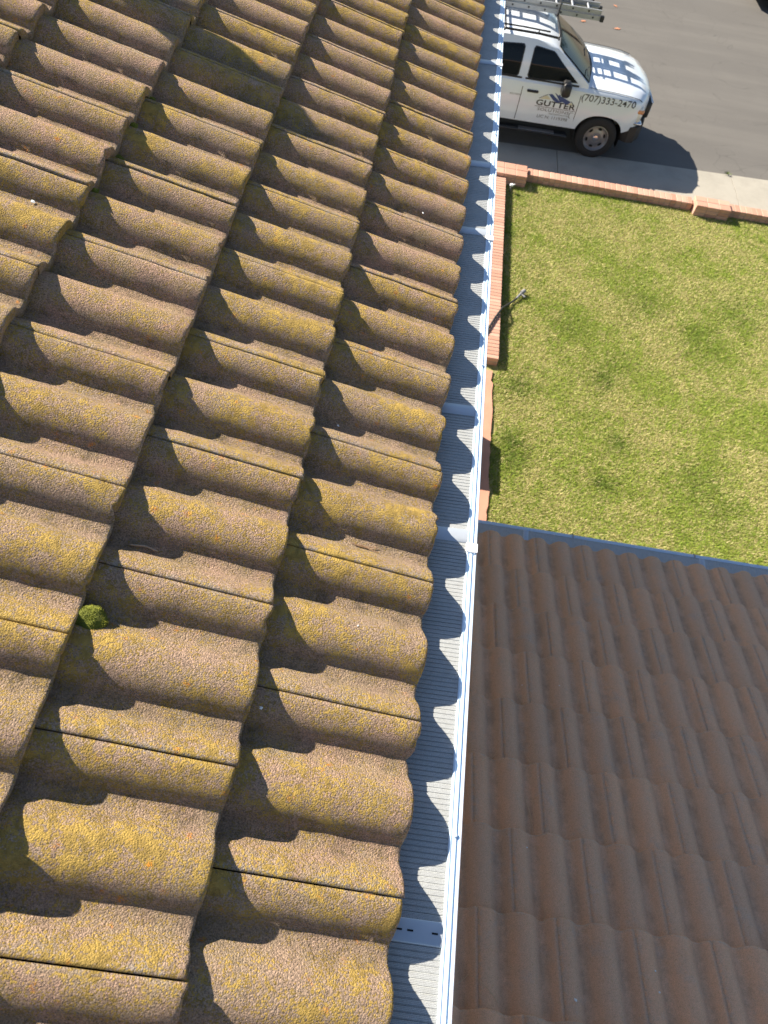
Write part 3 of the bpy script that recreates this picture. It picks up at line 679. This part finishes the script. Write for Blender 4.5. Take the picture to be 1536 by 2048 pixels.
def strip_patch(name, poly, mat, parent, sgn=-1, off=.004, m=None):
    b = MB(); zs = sorted(p[1] for p in poly); z0, z1 = zs[0], zs[-1]; vs = []; NZ, NX = 14, 10
    for j in range(NZ+1):
        z = z0+(z1-z0)*(.002+.996*j/NZ); xx = []
        for k in range(len(poly)):
            (xa, za), (xb, zb) = poly[k-1], poly[k]
            if (za-z)*(zb-z) < 0: xx.append(xa+(xb-xa)*(z-za)/(zb-za))
        a, c = min(xx), max(xx)
        for i in range(NX+1): vs.append((a+(c-a)*i/NX, sgn*(Yg(z)+off), z))
    b.add(vs, [(j*(NX+1)+i, j*(NX+1)+i+1, (j+1)*(NX+1)+i+1, (j+1)*(NX+1)+i) for j in range(NZ) for i in range(NX)])
    return b.build(name, mat, parent, 180)
def roundpoly(p, r=.03, n=4):
    o = []; k = len(p)
    for i in range(k):
        a, c, d = Vector((*p[i-1], 0)), Vector((*p[i], 0)), Vector((*p[(i+1) % k], 0))
        p0 = c+(a-c).normalized()*r; p1 = c+(d-c).normalized()*r
        for j in range(n+1):
            t = j/n; q = p0.lerp(c, t).lerp(c.lerp(p1, t), t); o.append((q.x, q.y))
    return o
FW = [(-.66, 1.305), (-1.08, 1.60), (-1.24, 1.72), (-1.61, 1.755), (-1.635, 1.30)]
RW = [(-1.83, 1.30), (-1.81, 1.755), (-2.35, 1.745), (-2.60, 1.60), (-2.66, 1.30)]
for sgn in (-1, 1):
    for nm_, pl in (('front_door', FW), ('rear_door', RW)):
        x0, x1 = (-1.68, -.56) if nm_ == 'front_door' else (-2.72, -1.72)
        # door skin follows the body side, a few millimetres proud, so the shut lines read as gaps
        b = MB(); NX, NZ = 14, 10; vs = []
        for i in range(NX+1):
            for j in range(NZ+1):
                z = .535+(1.235-.535)*j/NZ; x = x0+(x1-x0)*i/NX
                if nm_ == 'front_door' and i == NX: x += .05*math.cos((z-.5)*4)-.03
                sy = side_y(x, z)-.0045; vs.append((x, sy if sgn < 0 else -sy, z))
        b.add(vs, [(i*(NZ+1)+j, i*(NZ+1)+j+1, (i+1)*(NZ+1)+j+1, (i+1)*(NZ+1)+j) for i in range(NX) for j in range(NZ)])
        door = b.build(nm_, M['paint'], truck, 180)
        # dark shut lines
        for xx in ((x0-.006, x1+.006) if nm_ == 'front_door' else (x0-.006,)):
            sl = MB()
            P_ = [(xx, (side_y(xx, z)-.001)*(-sgn), z) for z in np.linspace(.53, 1.24, 8)]
            for p, q in zip(P_[:-1], P_[1:]): sl.add([(p[0]-.006, p[1], p[2]), (p[0]+.006, p[1], p[2]), (q[0]+.006, q[1], q[2]), (q[0]-.006, q[1], q[2])], [(0, 1, 2, 3)])
            sl.build('shut_line', M['well'], door)
        # window with black surround
        fr = [(p[0]+(-.012 if p[0] > (x0+x1)/2 else -.012)*0, p[1]) for p in pl]
        cx = sum(p[0] for p in pl)/len(pl); cz = sum(p[1] for p in pl)/len(pl)
        big = roundpoly([(cx+(p[0]-cx)*1.045, cz+(p[1]-cz)*1.075) for p in pl], .04)
        strip_patch('window_seal', big, M['black'], door, sgn, .003)
        strip_patch('window', roundpoly(pl, .04), M['glass'], door, sgn, .008)
        b = MB(); hx = x0+.20; b.box((hx-.11, min(sgn*.985, sgn*1.035), 1.075), (hx+.11, max(sgn*.985, sgn*1.035), 1.115), 0, .012); b.build('handle', M['black'], door, 40)
        b = MB(); b.box((x0+.01, min(sgn*.930, sgn*.962), 1.262), (x1-.02 if nm_ == 'rear_door' else -.64, max(sgn*.930, sgn*.962), 1.288), 0, .004); b.build('belt_trim', M['black'], door)
    if sgn == -1: near_front = [o for o in C.objects if o.name.startswith('front_door')][0]; near_rear = [o for o in C.objects if o.name.startswith('rear_door')][0]
    # mirror
    mr = MB(); mr.box((-.98, sgn*1.27 if sgn < 0 else 1.01, 1.17), (-.82, sgn*1.01 if sgn < 0 else 1.27, 1.40), 0, .035); mr.tube([(-.80, sgn*.93, 1.26), (-.86, sgn*1.06, 1.26)], [.045, .035], 8)
    mo = mr.build('mirror', M['black'], truck, 50)
    q = MB(); q.add([(-.983, sgn*1.05, 1.20), (-.983, sgn*1.05, 1.375), (-.983, sgn*1.235, 1.375), (-.983, sgn*1.235, 1.20)], [(0, 1, 2, 3)]); q.build('mirror_glass', M['glass'], mo)
# windshield and back glass
b = MB(); vs = []; NX, NZ = 12, 6
def wx(z): return float(np.interp(z, [1.315, 1.42, 1.565, 1.70, 1.775], [-.46, -.62, -.85, -1.08, -1.22]))
for j in range(NZ+1):
    z = 1.345+(1.765-1.345)*j/NZ
    for i in range(NX+1):
        y = (-1+2*i/NX)*(Yg(z)-.075); x = wx(z)+.10*(1-(y/.95)**2)
        vs.append((x+.012, y, z+.012))
b.add(vs, [(j*(NX+1)+i, j*(NX+1)+i+1, (j+1)*(NX+1)+i+1, (j+1)*(NX+1)+i) for j in range(NZ) for i in range(NX)])
ws = b.build('windshield', M['screen'], truck, 180)
b = MB(); vs = []     # black seal round the windshield
for j in range(NZ+1):
    z = 1.325+(1.785-1.325)*j/NZ
    for i in range(NX+1):
        y = (-1+2*i/NX)*(Yg(z)-.045); x = wx(z)+.10*(1-(y/.95)**2); vs.append((x+.006, y, z+.006))
b.add(vs, [(j*(NX+1)+i, j*(NX+1)+i+1, (j+1)*(NX+1)+i+1, (j+1)*(NX+1)+i) for j in range(NZ) for i in range(NX)]); b.build('windshield_seal', M['black'], ws, 180)
b = MB(); vs = []
for i in range(15):
    y = -.86+1.72*i/14; x = -.36-.13*(y/.86)**2; vs += [(x+.015, y, 1.343-.02*(abs(y)/.86)**2), (x-.17, y, 1.375-.03*(abs(y)/.86)**2)]
b.add(vs, [(2*i, 2*i+1, 2*i+3, 2*i+2) for i in range(14)]); b.build('cowl', M['black'], truck, 180)
for y0 in (-.45, .35):
    b = MB(); b.tube([(-.42, y0+.1, 1.385), (-.50, y0-.1, 1.43), (-.52, y0-.42, 1.44)], .009, 6); b.build('wiper', M['black'], truck, 60)
b = MB(); b.add([(-3.012, -.66, 1.36), (-3.012, .66, 1.36), (-2.955, .60, 1.70), (-2.955, -.60, 1.70)], [(0, 1, 2, 3)]); b.build('rear_window', M['glass'], truck)
# bonnet shut lines and crease
for s_ in (-1, 1):
    b = MB(); P_ = []
    for x, w, zb, zs, zt, f_ in ST[5:11]:
        y = w*.925*s_; z = zs+(zt-zs)*.20; P_.append((x-f_*abs(y)**2.6, y, z+.007))
    b.tube(P_, .005, 5); b.build('bonnet_gap', M['black'], body)
    b = MB(); P_ = []
    for x, w, zb, zs, zt, f_ in ST[5:11]:
        y = w*.60*s_; P_.append((x-f_*abs(y)**2.6, y, zt-.012+.012*0+.004))
    b.tube(P_, [.004, .014, .018, .016, .012, .004], 8); b.build('bonnet_crease', M['paint'], body, 180)
# lamps
for s_ in (-1, 1):
    def fp(y, z, o=.006):
        w = .955; return (.948-.24*abs(y)**3.2+o, y*s_, z)
    def patch(ys_, z0f, z1f, nme, mat, par, o=.008):
        b = MB(); vs = []
        for y in ys_: vs += [fp(y, z0f, o), fp(y, z1f, o)]
        b.add(vs, [(2*i, 2*i+1, 2*i+3, 2*i+2) for i in range(len(ys_)-1)]); return b.build(nme, mat, par, 180)
    b = MB(); b.box((.54, min(s_*.60, s_*.958), .80), (.735, max(s_*.60, s_*.955), 1.07), 0, .03)
    hl = b.build('headlight', M['lamp'], truck, 50)
    b = MB(); b.box((.50, min(s_*.66, s_*.972), .95), (.745, max(s_*.66, s_*.966), 1.045), 0, .025); b.build('indicator', M['amber'], hl, 50)
    b = MB(); b.box((.60, min(s_*.60, s_*.960), .745), (.79, max(s_*.60, s_*.960), .80), 0, .02); b.build('lamp_bezel', M['chrome'], hl, 50)
b = MB()
b.box((.80, -.60, .74), (.955, .60, 1.03), 0, .02); gr = b.build('grille', M['black'], truck, 50)
b = MB(); b.box((.93, -.58, .86), (.972, .58, .905), 0, .01); b.box((.93, -.60, 1.02), (.965, .60, 1.045), 0, .008); b.build('grille_bar', M['chrome'], gr, 50)
b = MB(); P_ = [(.60, -.97, .56), (.74, -.94, .56), (.88, -.75, .56), (.97, -.4, .56), (.99, 0, .56), (.97, .4, .56), (.88, .75, .56), (.74, .94, .56), (.60, .97, .56)]
for k in range(len(P_)-1):
    p, q = P_[k], P_[k+1]
    b.add([(p[0], p[1], .40), (q[0], q[1], .40), (q[0], q[1], .70), (p[0], p[1], .70), (p[0]-.15, p[1]*.9, .40), (q[0]-.15, q[1]*.9, .40), (q[0]-.15, q[1]*.9, .72), (p[0]-.15, p[1]*.9, .72)], [(0, 1, 2, 3), (4, 7, 6, 5), (3, 2, 6, 7), (0, 4, 5, 1)]+([(0, 3, 7, 4)] if k == 0 else [])+([(1, 5, 6, 2)] if k == len(P_)-2 else []))
b.build('front_bumper', M['black'], truck, 30)
b = MB(); b.box((-5.12, -.95, .48), (-4.97, .95, .68), 0, .03); b.build('rear_bumper', M['chrome'], truck, 40)
for s_ in (-1, 1):
    b = MB(); b.box((-4.985, min(s_*.86, s_*1.003), .90), (-4.93, max(s_*.86, s_*1.003), 1.22), 0, .01); b.build('tail_light', simple('red_lens', (.35, .02, .015), .15, coat=1), truck)
# side steps
for s_ in (-1, 1):
    b = MB(); b.box((-2.75, min(s_*.86, s_*1.05), .345), (-.58, max(s_*.86, s_*1.05), .395), 0, .02); st_ = b.build('side_step', M['black'], truck, 50)
    for x0 in (-2.45, -1.15): 
        b = MB(); b.box((x0-.42, min(s_*.93, s_*1.045), .393), (x0+.30, max(s_*.93, s_*1.045), .400), 0, .003); b.build('step_pad', M['rim'], st_)
# wheels
def wheel(xc, s_):
    w = empty('wheel', (xc, s_*.87, .40)); w.parent = truck
    b = MB(); ax = (0, s_, 0)
    b.lathe([(.235, -.13), (.33, -.135), (.385, -.115), (.400, -.08), (.402, .0), (.400, .08), (.388, .112), (.36, .128), (.30, .132), (.255, .122), (.232, .10)], (0, 0, 0), ax, 48)
    b.build('tyre', M['rubber'], w, 40)
    b = MB(); b.lathe([(.236, -.12), (.236, .10), (.243, .122), (.232, .124), (.222, .105), (.205, .075), (.175, .07), (.14, .082), (.10, .088), (.085, .07), (0, .07)], (0, 0, 0), ax, 48)
    for k in range(6):
        t = 2*math.pi*k/6+.3; c_ = Vector((math.cos(t)*.172, s_*.0795, math.sin(t)*.172)); vs = []
        e1 = Vector((math.cos(t), 0, math.sin(t))); e2 = Vector((-math.sin(t), 0, math.cos(t)))
        for i in range(14):
            a = 2*math.pi*i/14; vs.append(c_+e1*math.cos(a)*.024+e2*math.sin(a)*.042)
        b.add(vs, [tuple(range(14))], 1)
    b.build('rim', [M['rim'], M['well']], w, 30)
    b = MB(); b.lathe([(.062, .068), (.062, .10), (.052, .112), (.03, .116), (0, .117)], (0, 0, 0), ax, 24); b.build('hub_cap', M['chrome'], w, 40)
for xc in (0, -3.64):
    for s_ in (-1, 1): wheel(xc, s_)
# lettering
def lettering(name, txt, x0, z0, wdt, hgt, mat, parent, off=.0075, bold=0.0, slope=0., space=1.0):
    cu = bpy.data.curves.new(name, 'FONT'); cu.body = txt; cu.size = 1; cu.offset = bold; cu.extrude = 0; cu.resolution_u = 4; cu.space_character = space
    t = bpy.data.objects.new(name, cu); C.objects.link(t); bpy.context.view_layer.update()
    me = bpy.data.meshes.new_from_object(t.evaluated_get(bpy.context.evaluated_depsgraph_get())); bpy.data.objects.remove(t)
    co = np.array([v.co[:] for v in me.vertices]); mn, mxx = co.min(0), co.max(0)
    for v in me.vertices:
        x = x0+(v.co.x-mn[0])/(mxx[0]-mn[0])*wdt; z = z0+(v.co.y-mn[1])/(mxx[1]-mn[1])*hgt+slope*(x-x0)
        v.co = (x, side_y(x, z)-off, z)
    me.materials.clear(); me.materials.append(mat); me.polygons.foreach_set('material_index', [0]*len(me.polygons))
    o = bpy.data.objects.new(name, me); C.objects.link(o); o.parent = parent; return o
lettering('phone_number', '(707)333-2470', -.53, 1.03, 1.05, .155, M['ink'], body, .004, .004)
lettering('lettering', 'GUTTER', -1.36, .865, .77, .105, M['ink'], near_front, .0075, .028, 0, 1.06)
b = MB()
def sp(x, z, o=.0078): return (x, side_y(x, z)-o, z)
def poly(bb, pts, o=.0078): bb.add([sp(x, z, o) for x, z in pts], [tuple(range(len(pts)))])
poly(b, [(-1.37, .850), (-.58, .850), (-.58, .842), (-1.37, .842)]); b.build('lettering', M['ink'], near_front)
lettering('lettering', 'SOLUTIONS', -1.30, .770, .62, .055, M['ink_grey'], near_front, .0075, .012, 0, 1.1)
lettering('lettering', 'INCORPORATED', -1.06, .722, .40, .030, M['ink_grey'], near_front, .0075, 0)
lettering('lettering', 'LIC N: 1119398', -1.27, .635, .60, .060, M['ink_grey'], near_front, .0075, .004)
b = MB(); k_ = lambda u, v: (-1.36+(u-150)/450*.78, .985+(352-v)/450*.78*.92)
def PX(bb, pts, o=.0078): poly(bb, [k_(*p) for p in pts], o)
PX(b, [(262, 290), (300, 282), (400, 350), (392, 372), (330, 352)]); PX(b, [(322, 262), (372, 288), (384, 272), (398, 292), (524, 338), (486, 378), (436, 352), (404, 362), (392, 340)], .0082)
b.build('logo_roof', M['blue_ink'], near_front)
b = MB(); PX(b, [(225, 318), (255, 306), (300, 345), (180, 352)]); b.build('logo_panel', M['cream'], near_front); b = MB(); PX(b, [(498, 372), (528, 346), (556, 372)]); b.build('logo_panel', M['cream'], near_front)
b = MB(); PX(b, [(520, 334), (530, 331), (572, 368), (564, 371)],   .0086); b.build('logo_outline', M['ink_grey'], near_front); b = MB(); PX(b, [(172, 350), (166, 345), (250, 292), (262, 293)], .0086); b.build('logo_outline', M['ink_grey'], near_front)
b = MB()
for i in range(0):
    u0 = 560-18*math.sin(i*.5); v0 = 455+i*14; u1 = 560-18*math.sin((i+1)*.5); v1 = 469+i*14
    PX(b, [(u0, v0), (u0+7, v0), (u1+7, v1), (u1, v1)])
poly(b, [(-.655, .82), (-.60, .82), (-.60, .812), (-.65, .812), (-.660, .79), (-.660, .74), (-.63, .70), (-.64, .695), (-.672, .735), (-.672, .80)]); b.build('logo_spout', M['ink_grey'], near_front)
lettering('lettering', 'SOLUTIONS', -1.90+.0, .985, .20, .030, M['ink_grey'], near_rear, .0075, .004)

# ------------------------------------------------------------------ ladder rack (bolted to the truck) and the ladder it carries
rk = empty('ladder_rack', (0, 0, 0)); rk.parent = truck
for s_ in (-1, 1):
    b = MB(); b.tube([(-1.22, s_*.74, 1.90), (-1.24, s_*.755, 1.93), (-1.6, s_*.76, 1.955), (-3.1, s_*.76, 1.96), (-4.85, s_*.78, 1.96)], .020, 8)
    b.tube([(-1.42, s_*.79, 2.02), (-1.9, s_*.79, 2.035), (-3.1, s_*.79, 2.035), (-4.85, s_*.80, 2.035)], .014, 8)
    b.build('side_rail', M['blacksteel'], rk, 60)
    for x in (-3.2, -4.75):
        b = MB(); b.tube([(x, s_*.92, 1.29), (x, s_*.90, 1.7), (x, s_*.80, 1.99)], .024, 8); b.build('post', M['blacksteel'], rk, 60)
for x in (-1.25, -2.25, -3.2, -4.75):
    b = MB(); hz = 1.985
    b.tube([(x, -.755, 1.93), (x+.01, -.785, 1.945), (x+.02, -.775, 1.965), (x+.02, -.73, hz), (x+.02, 0, hz), (x+.02, .73, hz), (x+.02, .775, 1.965), (x+.01, .785, 1.945), (x, .755, 1.93)], .019, 8)
    b.build('crossbar', M['blacksteel'], rk, 60)
for x, s_ in ((-1.62, -1), (-2.6, -1), (-1.62, 1), (-2.6, 1)):
    b = MB(); b.tube([(x, s_*.755, 1.95), (x, s_*.79, 2.03)], .010, 6); b.build('spacer', M['blacksteel'], rk, 60)
ld = empty('extension_ladder', (3.14, 15.03, TZ), R(2.3)); tag(ld, 'aluminium extension ladder lying on the rack over the white truck', 'ladder')
XE = -.42
def ladder_section(ld, y0, y1, z0, x0, x1, ph=.16):
    for y in (y0, y1):
        b = MB(); t = .030 if y == y0 else -.030
        b.box((x0, min(y, y+t), z0), (x1, max(y, y+t), z0+.007)); b.box((x0, min(y, y+t), z0+.071), (x1, max(y, y+t), z0+.078))
        b.box((x0, min(y, y+t*.1), z0+.007), (x1, max(y, y+t*.1), z0+.071))
        x = x1-ph; sg = -1 if y == y0 else 1
        while x > x0:
            b.lathe([(0, .004), (.014, .004), (.018, 0)], (x, y, z0+.039), (0, sg, 0), 12, 1); x -= .305
        b.build('rail', [M['alu_dark'], M['black']], ld)
    x = x1-ph
    while x > x0:
        b = MB(); b.tube([(x, y0+.004, z0+.045), (x, y1-.004, z0+.045)], .019, 10); b.build('rung', M['alu'], ld, 60); x -= .305
def feet(ld, x, ys):
    for y in ys:
        b = MB(); b.box((x-.02, y-.03, 1.995), (x+.05, y+.035, 2.095), 0, .01); b.build('foot', M['black'], ld)
def strap(ld, x, y0, y1):
    b = MB(); b.tube([(x, y0-.04, 1.98), (x, y0-.03, 2.185), (x, y1+.03, 2.185), (x, y1+.04, 1.98)], .014, 6); b.build('strap', M['black'], ld, 60)
ladder_section(ld, .02, .43, 2.005, -4.9, XE)
ladder_section(ld, .05, .40, 2.087, -4.7, XE-.02, .24)
feet(ld, XE, (.02, .43)); strap(ld, -1.23, .02, .43)
l2 = empty('extension_ladder', (3.14, 15.03, TZ), R(2.3)); tag(l2, 'second aluminium ladder lying on the far side of the truck rack', 'ladder')
ladder_section(l2, .47, .86, 2.005, -4.9, XE-.10, .10); ladder_section(l2, .50, .83, 2.087, -4.7, XE-.16, .20)
feet(l2, XE-.10, (.47, .86)); strap(l2, -1.23, .47, .86)

# ------------------------------------------------------------------ far parked car
fc = empty('parked_car', (10.2, 24.05, GS), R(3.5)); tag(fc, 'dark car parked across the street, only its corner in view', 'car')
SCR = [(-2.15, .72, .30, .62, .64), (-2.10, .80, .24, .74, .76), (-1.9, .86, .22, .80, .84), (-1.2, .90, .20, .86, .92), (-.6, .90, .20, .90, .97), (.8, .90, .20, .93, .99), (1.7, .88, .22, .96, 1.0), (2.15, .82, .28, .92, .96), (2.2, .76, .32, .72, .74)]
rings = []
for x, w, zb, zs, zt in SCR:
    h = [(w*.9, zb), (w, zb+.1), (w, zb+(zs-zb)*.6), (w*.97, zs), (w*.8, zt), (0, zt+.02)]; rings.append([(x, -y, z) for y, z in h]+[(x, y, z) for y, z in reversed(h[:-1])])
b = MB(); n_ = len(rings[0]); b.add([p for r_ in rings for p in r_], [(i*n_+j, i*n_+(j+1) % n_, (i+1)*n_+(j+1) % n_, (i+1)*n_+j) for i in range(len(rings)-1) for j in range(n_)]+[tuple(range(n_)), tuple(reversed(range((len(rings)-1)*n_, len(rings)*n_)))])
b.build('body', M['darkcar'], fc, 30)
b = MB(); b.add([(-.75, -.80, .93), (-.75, .80, .93), (1.75, .78, .97), (1.75, -.78, .97), (-.05, -.62, 1.38), (-.05, .62, 1.38), (1.15, .60, 1.40), (1.15, -.60, 1.40)], [(0, 1, 5, 4), (1, 2, 6, 5), (2, 3, 7, 6), (3, 0, 4, 7), (4, 5, 6, 7)]); b.build('cabin', M['glass'], fc)
b = MB(); b.box((-.02, -.60, 1.38), (1.12, .60, 1.43), 0, .02); b.build('roof', M['darkcar'], fc, 40)
for xc in (-1.35, 1.4):
    for s_ in (-1, 1):
        b = MB(); b.lathe([(.2, -.1), (.30, -.1), (.32, -.06), (.32, .06), (.30, .1), (.2, .1), (.18, .06), (0, .06)], (xc, s_*.82, .32), (0, s_, 0), 28); wh = b.build('wheel', M['rubber'], fc, 40)
        b = MB(); b.lathe([(.19, .09), (.17, .075), (.05, .08), (0, .09)], (xc, s_*.82, .32), (0, s_, 0), 24); b.build('rim', M['rim'], wh, 40)

# ------------------------------------------------------------------ street trees beyond the far pavement (seen in the windshield's reflection)
M['bark'] = simple('tree_bark', (.12, .085, .06), .95, 0, .3, 8, .8, 30, .02); M['tree_leaf'] = simple('tree_leaves', (.045, .085, .02), .8, 0, .5, 2.5)
def tree(x, y, h, lb, seed):
    rd = random.Random(seed); tr_ = empty('street_tree', (x, y, GS)); tag(tr_, lb, 'tree', 'street trees across the road')
    b = MB(); b.tube([(0, 0, 0), (.05, .02, h*.2), (.0, .05, h*.42), (.1, 0, h*.7)], [.24, .19, .15, .06], 10)
    for k in range(6):
        a = k*1.05+rd.random(); z = h*(.32+.06*k); r_ = h*.22; b.tube([(0, .03, z), (math.cos(a)*r_*.5, math.sin(a)*r_*.5, z+h*.10), (math.cos(a)*r_, math.sin(a)*r_, z+h*.16)], [.09, .06, .02], 7)
    b.build('trunk', M['bark'], tr_, 60)
    b = MB(); cl = []
    for k in range(34):
        d = Vector((rd.gauss(0, 1), rd.gauss(0, 1), rd.gauss(0, .8))).normalized()*rd.uniform(.35, 1)
        cl.append((Vector((d.x*h*.27, d.y*h*.27, h*.68+d.z*h*.25)), rd.uniform(.07, .13)*h))
    for c_, r_ in cl:
        for _ in range(150):
            d = Vector((rd.gauss(0, 1), rd.gauss(0, 1), rd.gauss(0, 1))).normalized()*r_*rd.uniform(.5, 1.05)
            u = Vector((rd.gauss(0, 1), rd.gauss(0, 1), rd.gauss(0, 1))).normalized()*.085; v = u.cross(Vector((rd.random(), rd.random(), rd.random()))).normalized()*.05; p = c_+d
            b.add([p-u, p+v, p+u, p-v], [(0, 1, 2, 3)])
    b.build('crown', M['tree_leaf'], tr_)
tree(-3.5, 30.5, 8.6, 'leafy street tree across the road, well behind the pickup cab', 1); tree(2.2, 31.5, 9.4, 'tallest leafy tree across the road behind the ladder', 2); tree(8.0, 31.0, 8.0, 'leafy tree across the road behind the dark car', 3); tree(13.5, 30.5, 8.8, 'leafy tree across the road farthest right beyond the dark car', 4)

# ------------------------------------------------------------------ small things on the ground
def leaf(p, rz_, s_, lb):
    b = MB(); L = [(-.5, 0), (-.3, .22), (-.1, .18), (.05, .34), (.15, .16), (.5, .05), (.2, -.12), (.1, -.32), (-.08, -.16), (-.3, -.24)]
    vs = [Vector((0, 0, .06*s_))]+[Vector((x*s_, y*s_, .03*s_+.16*s_*(abs(y)+abs(x)*.4)*random.random())) for x, y in L]; n = len(L)
    b.add(vs, [(0, 1+i, 1+(i+1) % n) for i in range(n)]); b.tube([(-.5*s_, 0, .03*s_), (-.75*s_, .05*s_, .01)], .003, 5)
    o = b.build('dry_leaf', M['leaf']); o.location = p; o.rotation_euler = (0, 0, rz_); tag(o, lb, 'leaf', 'brown leaves on the street')
leaf((3.32, 20.33, GS+.002), .6, .17, 'brown leaf on the asphalt behind the ladder, leftmost of three')
leaf((4.20, 20.25, GS+.002), .3, .19, 'larger brown leaf on the asphalt just past the ladder end')
leaf((4.22, 21.60, GS+.002), 2.1, .15, 'brown leaf on the asphalt, farthest from the pavement of three')
b = MB(); b.tube([(1.19, 8.02, -5.935), (1.26, 8.22, -5.925), (1.36, 8.5, -5.925), (1.47, 8.76, -5.93), (1.54, 8.92, -6.02), (1.66, 9.1, -6.06), (1.72, 9.18, -6.05)], .016, 8)
hs = b.build('garden_hose', M['hose'], None, 60); tag(hs, 'black hose crossing the brick edging onto the lawn', 'hose')
b = MB(); b.tube([(1.72, 9.18, -6.05), (1.80, 9.32, -6.04)], [.018, .022], 10); b.tube([(1.80, 9.32, -6.04), (1.85, 9.385, -6.035)], [.034, .036], 10); b.tube([(1.79, 9.30, -6.04), (1.86, 9.24, -6.04)], .014, 6); b.build('nozzle', M['greyplastic'], hs, 40)
spk = empty('sprinkler', (1.56, 12.22, GL)); tag(spk, 'small pale sprinkler head standing in the lawn corner by the brick wall', 'sprinkler')
b = MB(); b.tube([(0, 0, 0), (0, 0, .12)], .014, 8); b.build('riser', M['greyplastic'], spk, 60)
b = MB(); b.lathe([(.0, .155), (.03, .152), (.036, .135), (.03, .118), (.014, .11)], (0, 0, 0), (0, 0, 1), 14); b.tube([(0, .0, .14), (.06, .01, .15)], .010, 6); b.tube([(0, 0, .13), (-.03, -.045, .145)], .009, 6); b.build('head', M['drop'], spk, 50)
# weeds at the pavement joints
for wx_, wy_, lb in ((2.0, 12.98, 'small weed in the shaded pavement beside the brick wall'), (2.75, 12.95, 'low weed against the pavement side of the brick wall'), (6.12, 14.30, 'tiny weed in the pavement joint at the asphalt edge')):
    b = MB()
    for i in range(46):
        a = random.random()*6.283; r_ = random.uniform(.0, .07); o_ = Vector((math.cos(a)*r_, math.sin(a)*r_*.6, 0)); e_ = o_+Vector((math.cos(a)*.04, math.sin(a)*.04, random.uniform(.02, .05))); t_ = Vector((-math.sin(a), math.cos(a), 0))*.006
        b.add([o_-t_, o_+t_, e_], [(0, 1, 2)])
    o = b.build('weed', M['far_leaf']); o.location = (wx_, wy_, GS+.036); tag(o, lb, 'weed', 'weeds along the pavement')
